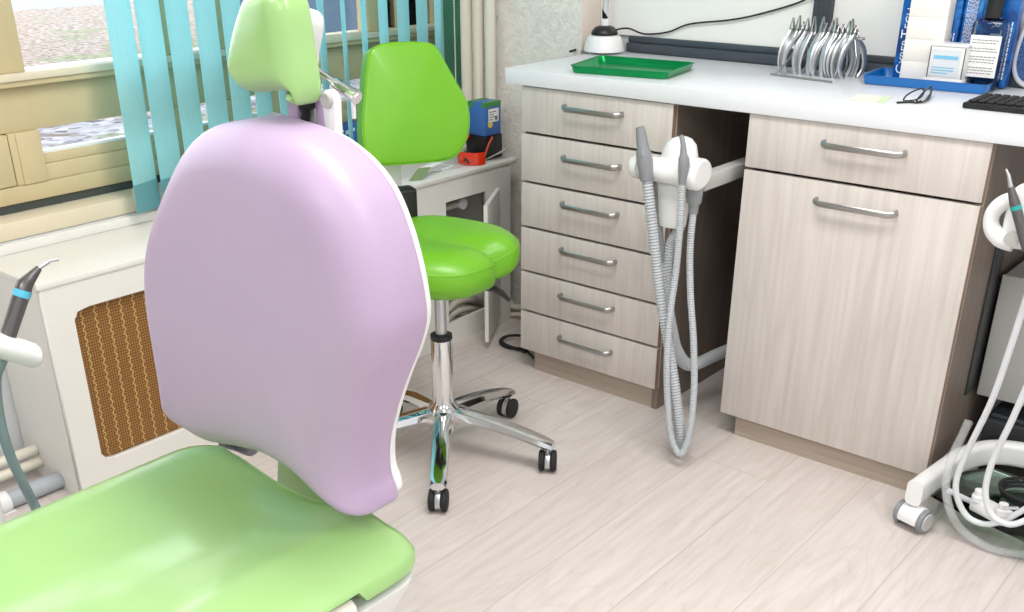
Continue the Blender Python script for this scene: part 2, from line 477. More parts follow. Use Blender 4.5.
def copy_tree(o, parent=None):
    c = o.copy(); C.objects.link(c); c.parent = parent
    for ch in list(o.children): copy_tree(ch, c)
    return c
def text_mesh(body, size, emb, thick=.0006, bold_off=0.0, align='LEFT'):
    cu = bpy.data.curves.new('tmp', 'FONT'); cu.body = body; cu.size = size; cu.extrude = thick/2; cu.offset = bold_off; cu.align_x = align
    o = bpy.data.objects.new('tmp', cu); C.objects.link(o)
    dg = bpy.context.evaluated_depsgraph_get(); me = bpy.data.meshes.new_from_object(o.evaluated_get(dg))
    bm = bmesh.new(); bm.from_mesh(me)
    bpy.data.objects.remove(o); bpy.data.curves.remove(cu); bpy.data.meshes.remove(me)
    for v in bm.verts: v.co = Vector(emb(v.co.x, v.co.y, v.co.z))
    return bm

# ================================================================== SETTING
ZT = .903                      # worktop height
YB = 2.725                     # textured rear wall
YN = 2.83                      # rear face of the niche (white panels)
XW = -2.467                    # window wall, below the window
XF = -2.545                    # window frame face
struct('floor', newbox((-2.75, -2.6, -.05), (2.4, 3.0, 0)), 'floor', label='pale grey beige plank vinyl floor', cat_='floor')
struct('ceiling', newbox((-2.75, -2.6, 2.62), (2.4, 3.0, 2.72)), 'ceiling', label='plain white ceiling above the room', cat_='ceiling')
struct('wall_right', newbox((2.3, -2.6, 0), (2.4, 3.0, 2.62)), 'whitewall', label='plain white wall on the right side', cat_='wall')
struct('wall_front', newbox((-2.75, -2.6, 0), (2.3, -2.5, 2.62)), 'whitewall', label='plain white wall behind the camera', cat_='wall')
struct('wall_back', newbox((-2.75, YB, 0), (-1.988, 3.0, 2.62)), 'plaster', label='rough white plastered rear wall left of the worktop', cat_='wall')
bm = newbox((-1.988, YN, 0), (2.3, 3.0, 2.62)); struct('wall_niche', bm, 'whitewall', label='smooth white wall behind the worktop and cabinets', cat_='wall')
struct('trim_1', newbox((-1.988, YB+.0, ZT+.002), (-1.984, YN, 2.62)), plain('warm_reveal_paint', (236, 222, 210), .7), label='narrow warm white reveal at the niche corner', cat_='trim')
# window wall: parapet, sill board, frames, glass
struct('wall_left', newbox((-2.75, -2.5, 0), (XW, YB, .584)), 'whitewall', label='low white wall under the long window', cat_='wall')
struct('wall_left_top', newbox((-2.75, -2.5, 2.35), (XF, YB, 2.62)), 'whitewall', label='white wall strip above the window', cat_='wall')
struct('trim_2', newbox((-2.58, -2.5, .585), (XW-.006, YB-.002, .628), .004), 'beigesill', label='cream sill board under the window frame', cat_='sill')
struct('trim_3', newbox((-2.57, -2.5, .629), (XF-.006, YB-.002, .649)), 'gasket', label='dark gasket strip under the window frame', cat_='seal')
win = bpy.data.objects.new('window_1', None); C.objects.link(win); win['kind'] = 'structure'; win['label'] = 'beige framed window with low panes and a deep transom'; win['category'] = 'window'
win.location = (XF, 0, .65)
XO = XF-.055
def wpart(name, bm, mat): return obj(name, bm, mat, win)
wpart('bottom_rail', newbox((XO, -2.5, .65), (XF, YB-.002, .692), .003), 'beige')
wpart('transom', newbox((XO, -2.5, .818), (XF-.008, YB-.002, .937), .003), 'beige')
wpart('transom_ledge', newbox((XO-.03, -2.5, .938), (XF+.022, 2.668, .955), .003), 'beigesill')
wpart('transom_lip', newbox((XF-.006, -2.5, .925), (XF+.016, 2.664, .9375), .001), 'beige')
mull = [(-1.86, -1.80), (-1.1, -1.03), (-.36, -.29), (.42, .49), (1.155, 1.232), (1.610, 1.640), (1.783, 1.825), (1.95, 1.985), (2.36, 2.432), (2.50, 2.52), (2.665, 2.72)]
for a, b in mull:
    wpart('mullion', newbox((XO, a, .955), (XF, b, 2.35), .003), 'beige')
    wpart('lower_post', newbox((XO, a, .692), (XF, b, .818), .003), 'beige')
wpart('transom_joint', newbox((XF-.0075, 1.486, .82), (XF-.003, 1.512, .924), .001), 'beigesill')
for a, b in ((1.172, 1.2345),):
    wpart('lower_post', newbox((XO+.004, a, .6925), (XF+.004, b, .8175), .003), 'beige')
wpart('sash_panel', newbox((XO+.006, .49, .694), (XF+.002, 1.153, .8165), .003), 'beige')
wpart('sash_gap', newbox((XO+.01, 1.1535, .6935), (XF-.010, 1.1715, .8165)), 'black')
for (a, b), (c, d) in zip(mull[4:], mull[5:]):
    a2 = max(b, 1.2345)
    if c-a2 < .03: continue
    wpart('glazing_bead', newbox((XO, a2, .6925), (XF-.004, c, .733), .002), 'beige')
    wpart('lower_rail', newbox((XO, a2, .7335), (XF-.006, c, .757), .002), 'beige')
    wpart('spacer_bar', newbox((XO+.02, a2, .757), (XF-.012, c, .7635)), 'plastic')
    wpart('lower_pane', newbox((XO+.022, a2, .757), (XO+.026, c, .818)), 'glass')
for (a, b), (c, d) in zip([(-2.5, -2.46)]+mull, mull):
    if c-b < .03: continue
    wpart('upper_pane', newbox((XO+.022, b, .955), (XO+.026, c, 2.35)), 'glass')
# rear partition: grey frame around white panels
w2 = bpy.data.objects.new('window_2', None); C.objects.link(w2); w2['kind'] = 'structure'; w2['label'] = 'white panelled partition framed in dark grey aluminium'; w2['category'] = 'partition'
w2.location = (-1.2, YN, ZT)
xm0, xm1 = at(813, 10, 'y', YN-.02).x, at(832, 10, 'y', YN-.02).x
bm = bmesh.new(); box(bm, (-1.87, YN-.03, ZT+.001), (2.29, YN-.001, ZT+.028), .002); box(bm, (-1.87, YN-.02, ZT+.0285), (2.29, YN-.001, ZT+.046), .002)
obj('bottom_rail', bm, 'darkgrey', w2)
bm = bmesh.new(); box(bm, (xm0, YN-.022, ZT+.047), (xm0+.018, YN-.001, 2.3), .002); box(bm, (xm0+.02, YN-.03, ZT+.047), (xm1, YN-.001, 2.3), .002)
obj('mullion', bm, 'darkgrey', w2)
pw = plain('white_panel_sheet', (238, 237, 234), .25, var=.01)
obj('panel', newbox((-1.983, YN-.010, ZT+.0465), (xm0-.001, YN-.001, 2.3)), pw, w2)
obj('panel', newbox((xm1+.001, YN-.010, ZT+.0465), (2.28, YN-.001, 2.3)), pw, w2)
# outside
bm = newbox((-10.4, -8, .40), (-2.76, 16, .45)); o = struct('ground', bm, 'ground', label='gravel strip with fallen leaves outside the window', cat_='ground')
o = struct('road', newbox((-40, -24, .30), (-10.41, 50, .44)), 'road', label='pale grey road beyond the gravel', cat_='road')
t = thing('garden_shed', 'slate blue clad shed outside behind the blind', 'shed', (-5.0, 6.6, .45))
obj('shed_wall', newbox((-6.2, 4.3, .45), (-4.3, 9.2, 2.5)), 'cladding', t)
bm = bmesh.new(); prism(bm, [(-6.4, 4.1, 2.5), (-4.1, 4.1, 2.5), (-5.25, 4.1, 3.1)], None, (0, 5.3, 0)); obj('shed_roof', bm, 'darkgrey', t)

# ================================================================== VERTICAL BLIND
t = thing('vertical_blind', 'aqua vertical blind with hanging slats in front of the window', 'blind', (-2.42, 2.0, 2.32))
obj('head_rail', newbox((-2.445, 1.33, 2.30), (-2.395, 2.66, 2.335), .004), 'plastic', t)
ys = [1.427, 1.507, 1.589, 1.673, 1.754, 1.83, 1.907, 1.983, 2.059, 2.143, 2.223, 2.303, 2.388, 2.470, 2.555, 2.596]
ph = [18, 18, 19, 18, 20, 24, 28, 34, 38, 41, 37, 29, 22, 22, 18, -8]
def slat_bm(y, phi, z0, z1, w=.089, th=.0008):
    bm = bmesh.new(); c, s = math.cos(math.radians(phi)), math.sin(math.radians(phi)); n = 6
    fr, bk = [], []
    for k in range(n+1):
        q = (k/n-.5)*w; sag = .003*(1-(2*k/n-1)**2)
        x = -2.42 - q*s + sag*c; yy = y + q*c + sag*s
        fr.append((x+th*c, yy+th*s)); bk.append((x-th*c, yy-th*s))
    loop = fr+bk[::-1]
    loft(bm, [[(a, b, z) for a, b in loop] for z in (z0, z1)])
    return bm
for i, (y, phi) in enumerate(zip(ys, ph)):
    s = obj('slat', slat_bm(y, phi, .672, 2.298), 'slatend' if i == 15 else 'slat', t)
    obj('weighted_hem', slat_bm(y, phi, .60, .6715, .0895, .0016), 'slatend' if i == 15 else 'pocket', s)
def bead_chain(name, p0, p1, label, r=.0022, pitch=.0062):
    bm = bmesh.new(); P0, P1 = Vector(p0), Vector(p1); n = int((P1-P0).length/pitch)
    for k in range(n):
        q = P0.lerp(P1, k/(n-1))
        lathe(bm, [(.0002, -r), (r*.75, -r*.66), (r, 0), (r*.75, r*.66), (.0002, r)], q, 6)
    tube(bm, [P0, P1], .0006, 5)
    return obj(name, bm, 'white', t)
bead_chain('bead_chain', (-2.413, 2.612, 2.3), (-2.413, 2.612, .66), 'white bead chain hanging beside the last green slat', .0028, .0075)
bead_chain('bead_chain', (-2.378, 2.612, 2.3), (-2.378, 2.612, .66), 'white bead chain hanging in front of the middle pipe', .0028, .0075)
bead_chain('bead_chain', at(133, 190, 'x', -2.452), at(138, 211, 'x', -2.452), 'short bead chain below the leftmost slat at the sill', .0026, .0075)

# vertical heating pipes in the corner
for i, (x, r, lab) in enumerate(((-2.424, .03, 'broad cream vertical pipe beside the blind, leftmost of three'), (-2.368, .0185, 'slim cream vertical pipe, middle of three in the corner'), (-2.316, .0185, 'slim cream vertical pipe nearest the plastered wall'))):
    bm = bmesh.new(); lathe(bm, [(r, .562), (r, 2.61)], (x, 2.675, 0), 24)
    tag(obj('heating_pipe', bm, 'cream'), lab, 'pipe', 'vertical heating pipes in the corner')

# ================================================================== RADIATOR COVER
XC = -2.19
t = thing('radiator_cover', 'long white radiator cover with brown cane grilles under the window', 'radiator cover', (-2.33, 1.83, 0))
bm = bmesh.new()
lp = [(-2.466, .985), (XC+.004, .985)] + [(XC+.004-.018*(1-math.cos(a)) , 2.69-.018*(1-math.sin(a))) for a in [PI/2*k/5 for k in range(6)]][:0] + [(XC+.004, 2.648), (XC-.002, 2.662), (XC-.014, 2.668), (-2.466, 2.668)]
prism(bm, [(a, b, .543) for a, b in lp], None, (0, 0, .0165), .004)
obj('top_board', bm, 'white', t)
def ogee(y0, y1, z0, z1, c=.022):
    pts = []
    def corner(cy, cz, sy, sz):
        return [(cy, cz+sz*c*1.15), (cy+sy*c*.12, cz+sz*c*.75), (cy+sy*c*.22, cz+sz*c*.3), (cy+sy*c*.05, cz+sz*.0), ]
    # small stepped ears at the four corners
    e = c
    return [(y0, z0+e), (y0+e*.25, z0+e*.75), (y0+e*.45, z0+e*.28), (y0+e*1.1, z0+e*.12), (y0+e*1.9, z0),
            (y1-e*1.9, z0), (y1-e*1.1, z0+e*.12), (y1-e*.45, z0+e*.28), (y1-e*.25, z0+e*.75), (y1, z0+e),
            (y1, z1-e), (y1-e*.25, z1-e*.75), (y1-e*.45, z1-e*.28), (y1-e*1.1, z1-e*.12), (y1-e*1.9, z1),
            (y0+e*1.9, z1), (y0+e*1.1, z1-e*.12), (y0+e*.45, z1-e*.28), (y0+e*.25, z1-e*.75), (y0, z1-e)]
gr = [(1.058, 1.58), (1.66, 2.17)]
holes = [ogee(a, b, .081, .478) for a, b in gr] + [[(2.312, .074), (2.505, .074), (2.505, .478), (2.312, .478)]]
bm = plate_holes([(.992, .0), (2.628, .0), (2.628, .543), (.992, .543)], holes, lambda a, b, d: (XC-.009+d, a, b), .018)
obj('front_panel', bm, 'white', t, smooth=False)
obj('end_panel', newbox((-2.464, .992, 0), (XC-.0182, 1.008, .5428)), 'white', t)
obj('end_panel', newbox((-2.464, 2.612, 0.03), (XC-.0182, 2.627, .5428)), 'white', t)
obj('back_strip', newbox((-2.466, .99, .5596), (-2.452, 2.66, .583), .002), 'white', t)
for a, b in gr:
    obj('cane_grille', newbox((XC-.0235, a-.02, .065), (XC-.0185, b+.02, .495)), 'cane', t)
# small inset door standing open
h0 = Vector((XC+.006, 2.505, 0)); dv = Vector((.115, -.02, 0))
p0 = at(494, 187, 'z', .478); p1 = at(477, 338, 'z', .02)
dd = Vector((.105, -.045, 0))
bm = bmesh.new()
nrm = Vector((.198, .118, 0)).normalized()*.014
dd = Vector((.118, -.198, 0))
base = Vector((XC+.004, 2.548, .028))
prism(bm, [base, base+dd, base+dd+Vector((0, 0, .452)), base+Vector((0, 0, .452))], None, nrm, .003)
o = obj('door', bm, 'white', t); o['label'] = 'small white door standing open'

# radiator valve and hoses seen through the open door
bm = bmesh.new(); lathe(bm, [(.012, .0), (.013, .05), (.019, .055), (.020, .085), (.016, .09)], (-2.33, 2.40, .435), 20, 'x')
v = thing('radiator_valve', 'white round thermostat valve inside the open radiator cover', 'valve', (-2.33, 2.40, .435))
q = at(463.5, 204, 'x', -2.235)
bm = bmesh.new(); lathe(bm, [(.011, -.09), (.012, -.035), (.017, -.03), (.0185, 0), (.015, .004)], (0, 0, 0), 20, 'x'); 
for w in bm.verts: w.co = w.co + q
v.location = q
obj('valve_head', bm, 'plastic', v)
bm = bmesh.new(); tube(bm, [q+Vector((-.02, -.0, 0)), q+Vector((-.02, -.12, -.004))], .012, 12); obj('valve_pipe', bm, 'hosecream', v)
for i, (v0, v1, r) in enumerate(((304, 297, .013), (314, 305, .0125), (327, 318, .0125))):
    bm = bmesh.new()
    pts = [at(445, v0+8, 'x', -2.26), at(456, v0-2, 'x', -2.25), at(470, v0-5, 'x', -2.25), at(480, v0-2, 'x', -2.27), at(500, v1+14, 'x', -2.27)]
    pts = [at(432, v0+10, 'x', -2.26)]+pts
    tube(bm, cat(pts, 8), r, 12)
    tag(obj('cream_hose', bm, 'hosecream'), ('upper', 'middle', 'lowest')[i]+' cream hose curving behind the open cover door', 'hose', 'cream hoses inside the radiator cover')
bm = bmesh.new(); lathe(bm, [(.0, .0), (.05, .0), (.06, .02), (.05, .045), (.0, .05)], at(449, 322, 'x', -2.27)-Vector((0, 0, .03)), 16)
tag(obj('grey_bag', bm, 'greytip'), 'grey crumpled bag on the floor inside the cover', 'bag')

# pipes from the cover to the drawer unit
def pipe(name, pts, r, mat, label, cat_='pipe', group=None, seg=14):
    bm = bmesh.new(); tube(bm, cat(pts, 8), r, seg); return tag(obj(name, bm, mat), label, cat_, group)
g = 'pipes running behind the drawer unit'
pipe('bent_pipe', [at(499, 299, 'y', 2.655), at(508, 301, 'y', 2.655), at(514, 307, 'y', 2.66), at(520, 314, 'y', 2.675), at(527, 330, 'y', 2.68)], .0125, 'hosecream', 'bent cream pipe end, topmost behind the drawer unit', 'pipe', g)
pipe('straight_pipe', [at(500, 306.5, 'y', 2.645), at(530, 307.5, 'y', 2.645), at(560, 309, 'y', 2.645)], .0095, 'cream', 'straight cream pipe just below the bent one', 'pipe', g)
pipe('straight_pipe', [at(499, 314, 'y', 2.64), at(530, 314.5, 'y', 2.64), at(560, 315, 'y', 2.64)], .0085, 'cream', 'lower straight cream pipe above the foil lagging', 'pipe', g)
bm = bmesh.new(); P = cat([at(495, 320, 'y', 2.62), at(508, 324, 'y', 2.62), at(522, 329, 'y', 2.62), at(545, 335, 'y', 2.62)], 10)
tube(bm, P, [.0165+.002*math.sin(i*1.7) for i in range(len(P))], 14)
def foil():
    t = NT('crumpled_foil'); t.set(Base_Color=t.ramp(t.noise(t.co(), 60, 4, .7), [(.35, (110, 112, 110)), (.65, (214, 214, 210))]), Roughness=.35, Metallic=.3); t.bump(t.noise(t.co(), 80, 3), .8, .006); return t.m
M['foil'] = foil()
tag(obj('lagged_pipe', bm, 'foil'), 'foil lagged pipe on the floor behind the drawer unit', 'pipe')
bm = bmesh.new()
cp = [at(525, 352, 'z', .006), at(518, 349, 'z', .005), at(506, 347, 'z', .006), at(500, 342, 'z', .008), at(504, 337, 'z', .012), at(514, 335.5, 'z', .016), at(528, 336, 'z', .012)]
tube(bm, cat(cp, 10), .0042, 10)
cp = [at(530, 349, 'z', .013), at(516, 348, 'z', .014), at(505, 344, 'z', .014), at(502, 340, 'z', .016), at(508, 336, 'z', .017), at(518, 335, 'z', .018)]
tube(bm, cat(cp, 10), .0042, 10)
tag(obj('black_cable', bm, 'rubber'), 'black cable coiled on the floor left of the drawers', 'cable')
pipe('black_cable', [at(525, 349, 'z', .005), at(530, 354, 'z', .005), at(536, 359, 'z', .005), at(546, 361, 'z', .005)], .0045, 'rubber', 'black cable end under the lowest drawer', 'cable')

# pipes at the floor left of the cover
for i, (x, z, r, mat, lab) in enumerate((
        (-2.395, .076, .0135, 'cream', 'upper white pipe at the wall left of the cover'),
        (-2.385, .044, .0135, 'cream', 'second white pipe from the top left of the cover'),
        (-2.343, .012, .009, 'pipegrey', 'thin grey pipe between the white pipes left of the cover'),
        (-2.298, .0225, .0215, 'pipegrey', 'thick grey lagged pipe lowest left of the cover'))):
    bm = bmesh.new(); tube(bm, [(x, .2, z), (x, .991, z)], r, 16)
    o = thing('wall_pipe', lab, 'pipe', (x, .6, z), 'pipes along the wall left of the cover')
    obj('pipe_run', bm, mat, o)
    for yy in ((.80,) if i < 2 else ((.845,) if i == 3 else ())):
        bm = bmesh.new()
        if i == 3:
            lathe(bm, [(r+.004, yy-.014), (r+.005, yy-.006), (r+.004, yy-.0), (r+.005, yy+.006), (r+.004, yy+.012)], (x, 0, z), 18, 'y')
            box(bm, (x+.01, yy-.012, z-.034), (x+.022, yy+.02, z-.020), .003); obj('clip', bm, 'plastic', o)
        else:
            lathe(bm, [(r+.003, yy-.02), (r+.006, yy-.012), (r+.002, yy-.008), (r+.006, yy-.002), (r+.003, yy+.012)], (x, 0, z), 18, 'y')
            obj('coupling', bm, 'steel', o)
# ================================================================== ITEMS ON THE COVER
ZC = .5597
# blue carton
t = thing('blue_carton', 'blue carton with green trim and white sticker in the window corner', 'carton', (-2.28, 2.58, ZC))
x0, x1, y0, y1 = -2.318, -2.243, 2.565, 2.642
zb = ZC+.076
obj('body', newbox((x0, y0, zb), (x1, y1, zb+.105), .002), 'cartonblue', t)
bm = bmesh.new(); box(bm, (x0-.0006, y0-.0006, zb+.086), (x0+.022, y1, zb+.1056)); box(bm, (x1-.016, y0-.0008, zb+.090), (x1+.0006, y1, zb+.1056)); obj('trim', bm, 'cartongreen', t)
obj('sticker', newbox((x1+.0004, y0+.014, zb+.042), (x1+.0012, y1-.012, zb+.084)), 'paper', t)
bm = bmesh.new()
for k, (q0, q1) in enumerate(((.018, .052), (.018, .040), (.018, .058), (.018, .034))): box(bm, (x1+.0012, y0+q0, zb+.073-.008*k), (x1+.0018, y0+q1, zb+.0755-.008*k))
box(bm, (x1+.0012, y0+.046, zb+.047), (x1+.0018, y0+.058, zb+.058)); obj('print', bm, 'ink', t)
bm = bmesh.new(); lathe(bm, [(.012, .0002), (.012, .0004)], (x1, y0+.024, zb+.036), 20, 'x'); obj('dot', bm, 'yellow', t)
# plinth carton that carries the blue one, with open flap
t = thing('open_carton', 'dark open carton with flaps under the blue carton', 'carton', (-2.27, 2.58, ZC))
obj('body', newbox((-2.325, 2.56, ZC+.0005), (-2.24, 2.645, ZC+.075), .002), 'black', t)
bm = bmesh.new(); a = at(494, 166, 'z', ZC+.004)
prism(bm, [(-2.238, 2.555, ZC+.003), (-2.190, 2.60, ZC+.036), (-2.205, 2.642, ZC+.036), (-2.24, 2.642, ZC+.01)], None, (0, 0, .0015)); obj('flap', bm, 'paper', t)
bm = bmesh.new(); prism(bm, [(-2.325, 2.553, ZC+.012), (-2.243, 2.553, ZC+.012), (-2.222, 2.52, ZC+.004), (-2.30, 2.52, ZC+.03)], None, (0, 0, .0012)); obj('flap', bm, 'darkgrey', t)
# orange goggles
def goggles():
    t = thing('protective_goggles', 'orange red protective goggles lying on the cover beside the cartons', 'goggles', (-2.27, 2.45, ZC))
    ctr = at(471, 158, 'z', ZC+.02)
    bm = bmesh.new()
    L = []
    for k in range(13):
        a = -1.15+2.3*k/12
        L.append(Vector((math.sin(a)*.052, -math.cos(a)*.045+.02, 0)))
    outer = [[ctr+p*s+Vector((0, 0, z)) for p in L] for s, z in ((1.0, -.018), (1.05, 0), (1.0, .022))]
    inner = [[ctr+p*s*.93+Vector((0, 0, z)) for p in L] for s, z in ((1.0, .021), (1.05, 0), (1.0, -.017))]
    V = [[bm.verts.new(p) for p in r] for r in outer+inner]
    for a, b in zip(V, V[1:]+V[:1]):
        for k in range(12): bm.faces.new((a[k], a[k+1], b[k+1], b[k]))
    bm.faces.new([r[0] for r in V]); bm.faces.new([r[-1] for r in reversed(V)])
    rot = Matrix.Rotation(math.radians(20), 4, 'Z')
    for w in bm.verts: w.co = rot @ (w.co-ctr) + ctr
    obj('lens', bm, 'orange', t)
    for s in (-1, 1):
        bm = bmesh.new(); p = rot @ Vector((s*.047, .002, .012)); q = rot @ Vector((s*.040, .09, .05))
        tube(bm, [ctr+p, ctr+(p+q)/2+Vector((0, 0, .006)), ctr+q], .004, 8, flat=(1.8, .6)); obj('temple', bm, 'orange', t)
    bm = bmesh.new(); tube(bm, [ctr+Vector((-.012, -.022, -.01)), ctr+Vector((0, -.026, .002)), ctr+Vector((.012, -.022, -.01))], .005, 8); obj('nose_bridge', bm, 'black', t)
goggles()
# leaflets
t = thing('folded_leaflet', 'green folded leaflet standing on the cover below the stool backrest', 'leaflet', at(415, 178, 'z', ZC))
a, b, c = at(409, 181, 'z', ZC+.001), at(422, 180, 'z', ZC+.001), at(436, 171, 'z', ZC+.001)
bm = bmesh.new(); prism(bm, [a, b, b+(c-a)*.35+Vector((0, 0, .028)), a+(c-a)*.35+Vector((0, 0, .028))], None, (0, 0, .001)); obj('front_leaf', bm, 'greenpaper', t)
a2, b2 = a+(c-a)*.35+Vector((0, 0, .0285)), b+(c-a)*.35+Vector((0, 0, .0285))
bm = bmesh.new(); prism(bm, [a2, b2, b2+Vector((-.01, .07, .002)), a2+Vector((-.01, .07, .002))], None, (0, 0, .001)); obj('top_leaf', bm, 'paper', t)
def printed_sheet(name, ctr, w, d, rot, lab):
    t = thing(name, lab, 'paper', ctr)
    R_ = Matrix.Rotation(rot, 4, 'Z')
    bm = newbox((-w/2, -d/2, 0.0005), (w/2, d/2, .0012)); bm.transform(R_); obj('sheet', bm, 'paper', t, local=True)
    bm = bmesh.new()
    for k in range(7): box(bm, (-w*.38, -d*.38+k*d*.12, .0013), (w*(.38-.3*((k*37) % 5)/5), -d*.38+k*d*.12+d*.04, .0016))
    bm.transform(R_); obj('print', bm, 'ink', t, local=True)
printed_sheet('printed_sheet', at(440, 168, 'z', ZC), .06, .09, .3, 'white printed sheet lying on the cover behind the leaflet')
# blue pack behind the chair headrest lever
t = thing('blue_pack', 'small blue printed pack on the sill left of the stool backrest', 'pack', (-2.505, 2.2, .6285))
obj('body', newbox((-2.53, 2.11, .6285), (-2.482, 2.30, .700), .002), 'cartonblue', t)
bm = bmesh.new()
for k in range(7): box(bm, (-2.4818, 2.13+k*.023, .672+.006*(k % 2)), (-2.4810, 2.145+k*.023, .684+.004*(k % 2)))
obj('print', bm, 'whiteink', t)

# ================================================================== CABINETS AND WORKTOP
YF = 2.31                       # face of the fronts
bm = bmesh.new(); prism(bm, [(a, b, ZT-.042) for a, b in ((-1.937, 2.302), (1.6, 2.302), (1.6, YN-.0315), (-1.86, YN-.0315), (-1.937, YN-.0315))], None, (0, 0, .042), .0015)
tag(obj('worktop', bm, 'worktop'), 'long white worktop along the rear wall', 'worktop')
def handle_bm(x0, x1, z, y):
    bm = bmesh.new()
    yo = .024
    P = [(x0, y-.001, z), (x0, y-.014, z), (x0+.004, y-yo+.006, z-.002), (x0+.014, y-yo, z-.003)]
    Q = [(x1-.014, y-yo, z-.003), (x1-.004, y-yo+.006, z-.002), (x1, y-.014, z), (x1, y-.001, z)]
    path = cat(P, 4)+cat(Q, 4)
    n = len(path)
    def w(s): return .0075-.0028*max(0, 1-abs(s-.5)*2.4) if .0 <= s <= 1 else .006
    rr = []
    for p in path:
        s = (p[0]-x0)/(x1-x0); rr.append(.0078 if s < .10 or s > .82 else .0052)
    tube(bm, path, rr, 10, flat=(1.0, .55))
    return bm
def front(t, name, x0, x1, z0, z1, hz, hx0, hx1):
    f = obj(name, newbox((x0, YF, z0), (x1, YF+.018, z1), .0012), 'laminate', t)
    o = obj('edge_band', newbox((x1+.0001, YF+.001, z0+.001), (x1+.0011, YF+.0175, z1-.001)), 'band', f); o['label'] = 'brown edge band'
    obj('handle', handle_bm(hx0+.010, hx1+.004, hz, YF), 'steel', f)
    return f
yb = YN-.004
# drawer unit
t = thing('drawer_unit', 'pale wood cabinet with six drawers under the worktop on the left', 'cabinet', (-1.635, 2.57, 0))
xl, xr = -1.884, -1.392
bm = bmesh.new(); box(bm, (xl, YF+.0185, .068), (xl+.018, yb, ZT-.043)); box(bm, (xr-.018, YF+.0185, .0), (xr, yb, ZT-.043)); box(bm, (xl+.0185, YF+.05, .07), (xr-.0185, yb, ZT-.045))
obj('body', bm, 'carcass', t)
zg = [.861, .731, .592, .459, .323, .197, .066]
hz = [.818, .682, .552, .418, .280, .146]
for k in range(6):
    front(t, 'drawer', xl, xr, zg[k+1]+.0042, zg[k]-.0032, hz[k], -1.738, -1.546)
obj('edge_strip', newbox((xr+.0001, YF+.0186, .069), (xr+.0010, YF+.0225, ZT-.044)), 'edge', t)
bm = newbox((-1.845, YF+.022, 0), (xr-.019, YF+.038, .0675)); obj('plinth', bm, 'plinth', t)
# door unit
t = thing('door_unit', 'pale wood cabinet with one drawer over a tall door on the right', 'cabinet', (-.9, 2.57, 0))
xl, xr = -1.180, -.622
bm = bmesh.new(); box(bm, (xl, YF+.0185, .068), (xl+.018, yb, ZT-.043)); box(bm, (xr-.018, YF+.0185, .068), (xr, yb, ZT-.043)); box(bm, (xl+.0185, YF+.05, .07), (xr-.0185, yb, ZT-.045))
obj('body', bm, 'carcass', t)
obj('edge_strip', newbox((xr+.0001, YF+.0186, .069), (xr+.0010, YF+.0225, ZT-.044)), 'edge', t)
front(t, 'drawer', xl, xr, .7335, .8595, .816, -.994, -.801)
front(t, 'door', xl, xr, .066, .7260, .683, -.995, -.799)
obj('plinth', newbox((-1.142, YF+.022, 0), (xr-.012, YF+.038, .0675)), 'plinth', t)
obj('plinth_return', newbox((-1.142, YF+.0382, 0), (-1.126, yb, .0675)), 'plinth', t)
obj('channel', newbox((xr+.0005, 2.50, .215), (xr+.006, 2.572, .60), .001), 'darkgear', t)
# dark back panel of the knee space
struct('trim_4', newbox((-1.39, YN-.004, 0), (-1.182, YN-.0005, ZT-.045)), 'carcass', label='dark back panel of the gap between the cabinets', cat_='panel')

# ================================================================== SUCTION UNIT
YH = 2.15
t = thing('suction_holder', 'white suction holder on a swing arm between the two cabinets', 'suction holder', (-1.29, YH, .6))
cl, cr = at(634, 165, 'y', YH), at(702, 178, 'y', YH)
zc_ = .733
bm = bmesh.new(); box(bm, (-1.262, 2.20, .684), (-1.222, 2.82, .722), .006); obj('swing_arm', bm, 'greyplastic', t)
# cross bar with rounded ends
bm = bmesh.new(); r = .030
lathe(bm, [(.004, -1.402), (.022, -1.400), (.029, -1.392), (r, -1.383), (r, -1.375), (.0285, -1.374)], (0, YH, zc_), 28, 'x')
obj('end_cap', bm, 'plastic', t)
bm = bmesh.new(); lathe(bm, [(.025, -1.372), (.028, -1.345), (.029, -1.342), (.029, -1.272), (.027, -1.268)], (0, YH, zc_), 28, 'x'); obj('cross_bar', bm, 'plastic', t)
bm = bmesh.new(); lathe(bm, [(.030, -1.266), (.031, -1.262), (.031, -1.255), (.029, -1.250)], (0, YH, zc_), 28, 'x'); obj('bar_ring', bm, 'plastic', t)
# right end: slanted egg shaped cheek
ol = [(YH+.006+.040*math.cos(a)*(1.0 if math.cos(a) < 0 else 1.25), zc_+.002+.038*math.sin(a)) for a in [2*PI*k/28 for k in range(28)]]
bm = cushion(ol, lambda a, b, d: (-1.207-d, a, b), rounded_prof(.034, .010)); obj('cheek', bm, 'plastic', t)
# paddle: top lobe behind the bar tapering to the lower boss
def ring(cx, cy, z, rx, ry, n=24): return [(cx+rx*math.cos(2*PI*k/n), cy+ry*math.sin(2*PI*k/n), z) for k in range(n)]
bm = bmesh.new()
sec = [(.592, .036, .026, .0), (.600, .039, .028, .0), (.65, .043, .032, .002), (.70, .055, .034, .006), (.735, .056, .034, .012), (.765, .047, .036, .018), (.79, .038, .034, .022), (.803, .024, .025, .024), (.808, .010, .012, .025)]
loft(bm, [ring(-1.300+.3*o_, YH+.036+o_*.4, z, rx, ry) for z, rx, ry, o_ in sec]); obj('holder_body', bm, 'plastic', t)
bm = bmesh.new(); lathe(bm, [(.018, .665), (.020, .685), (.020, .705), (.016, .712)], (-1.228, YH+.012, 0), 18); lathe(bm, [(.012, .64), (.014, .668)], (-1.228, YH+.012, 0), 18)
obj('hose_socket', bm, 'greytip', t)
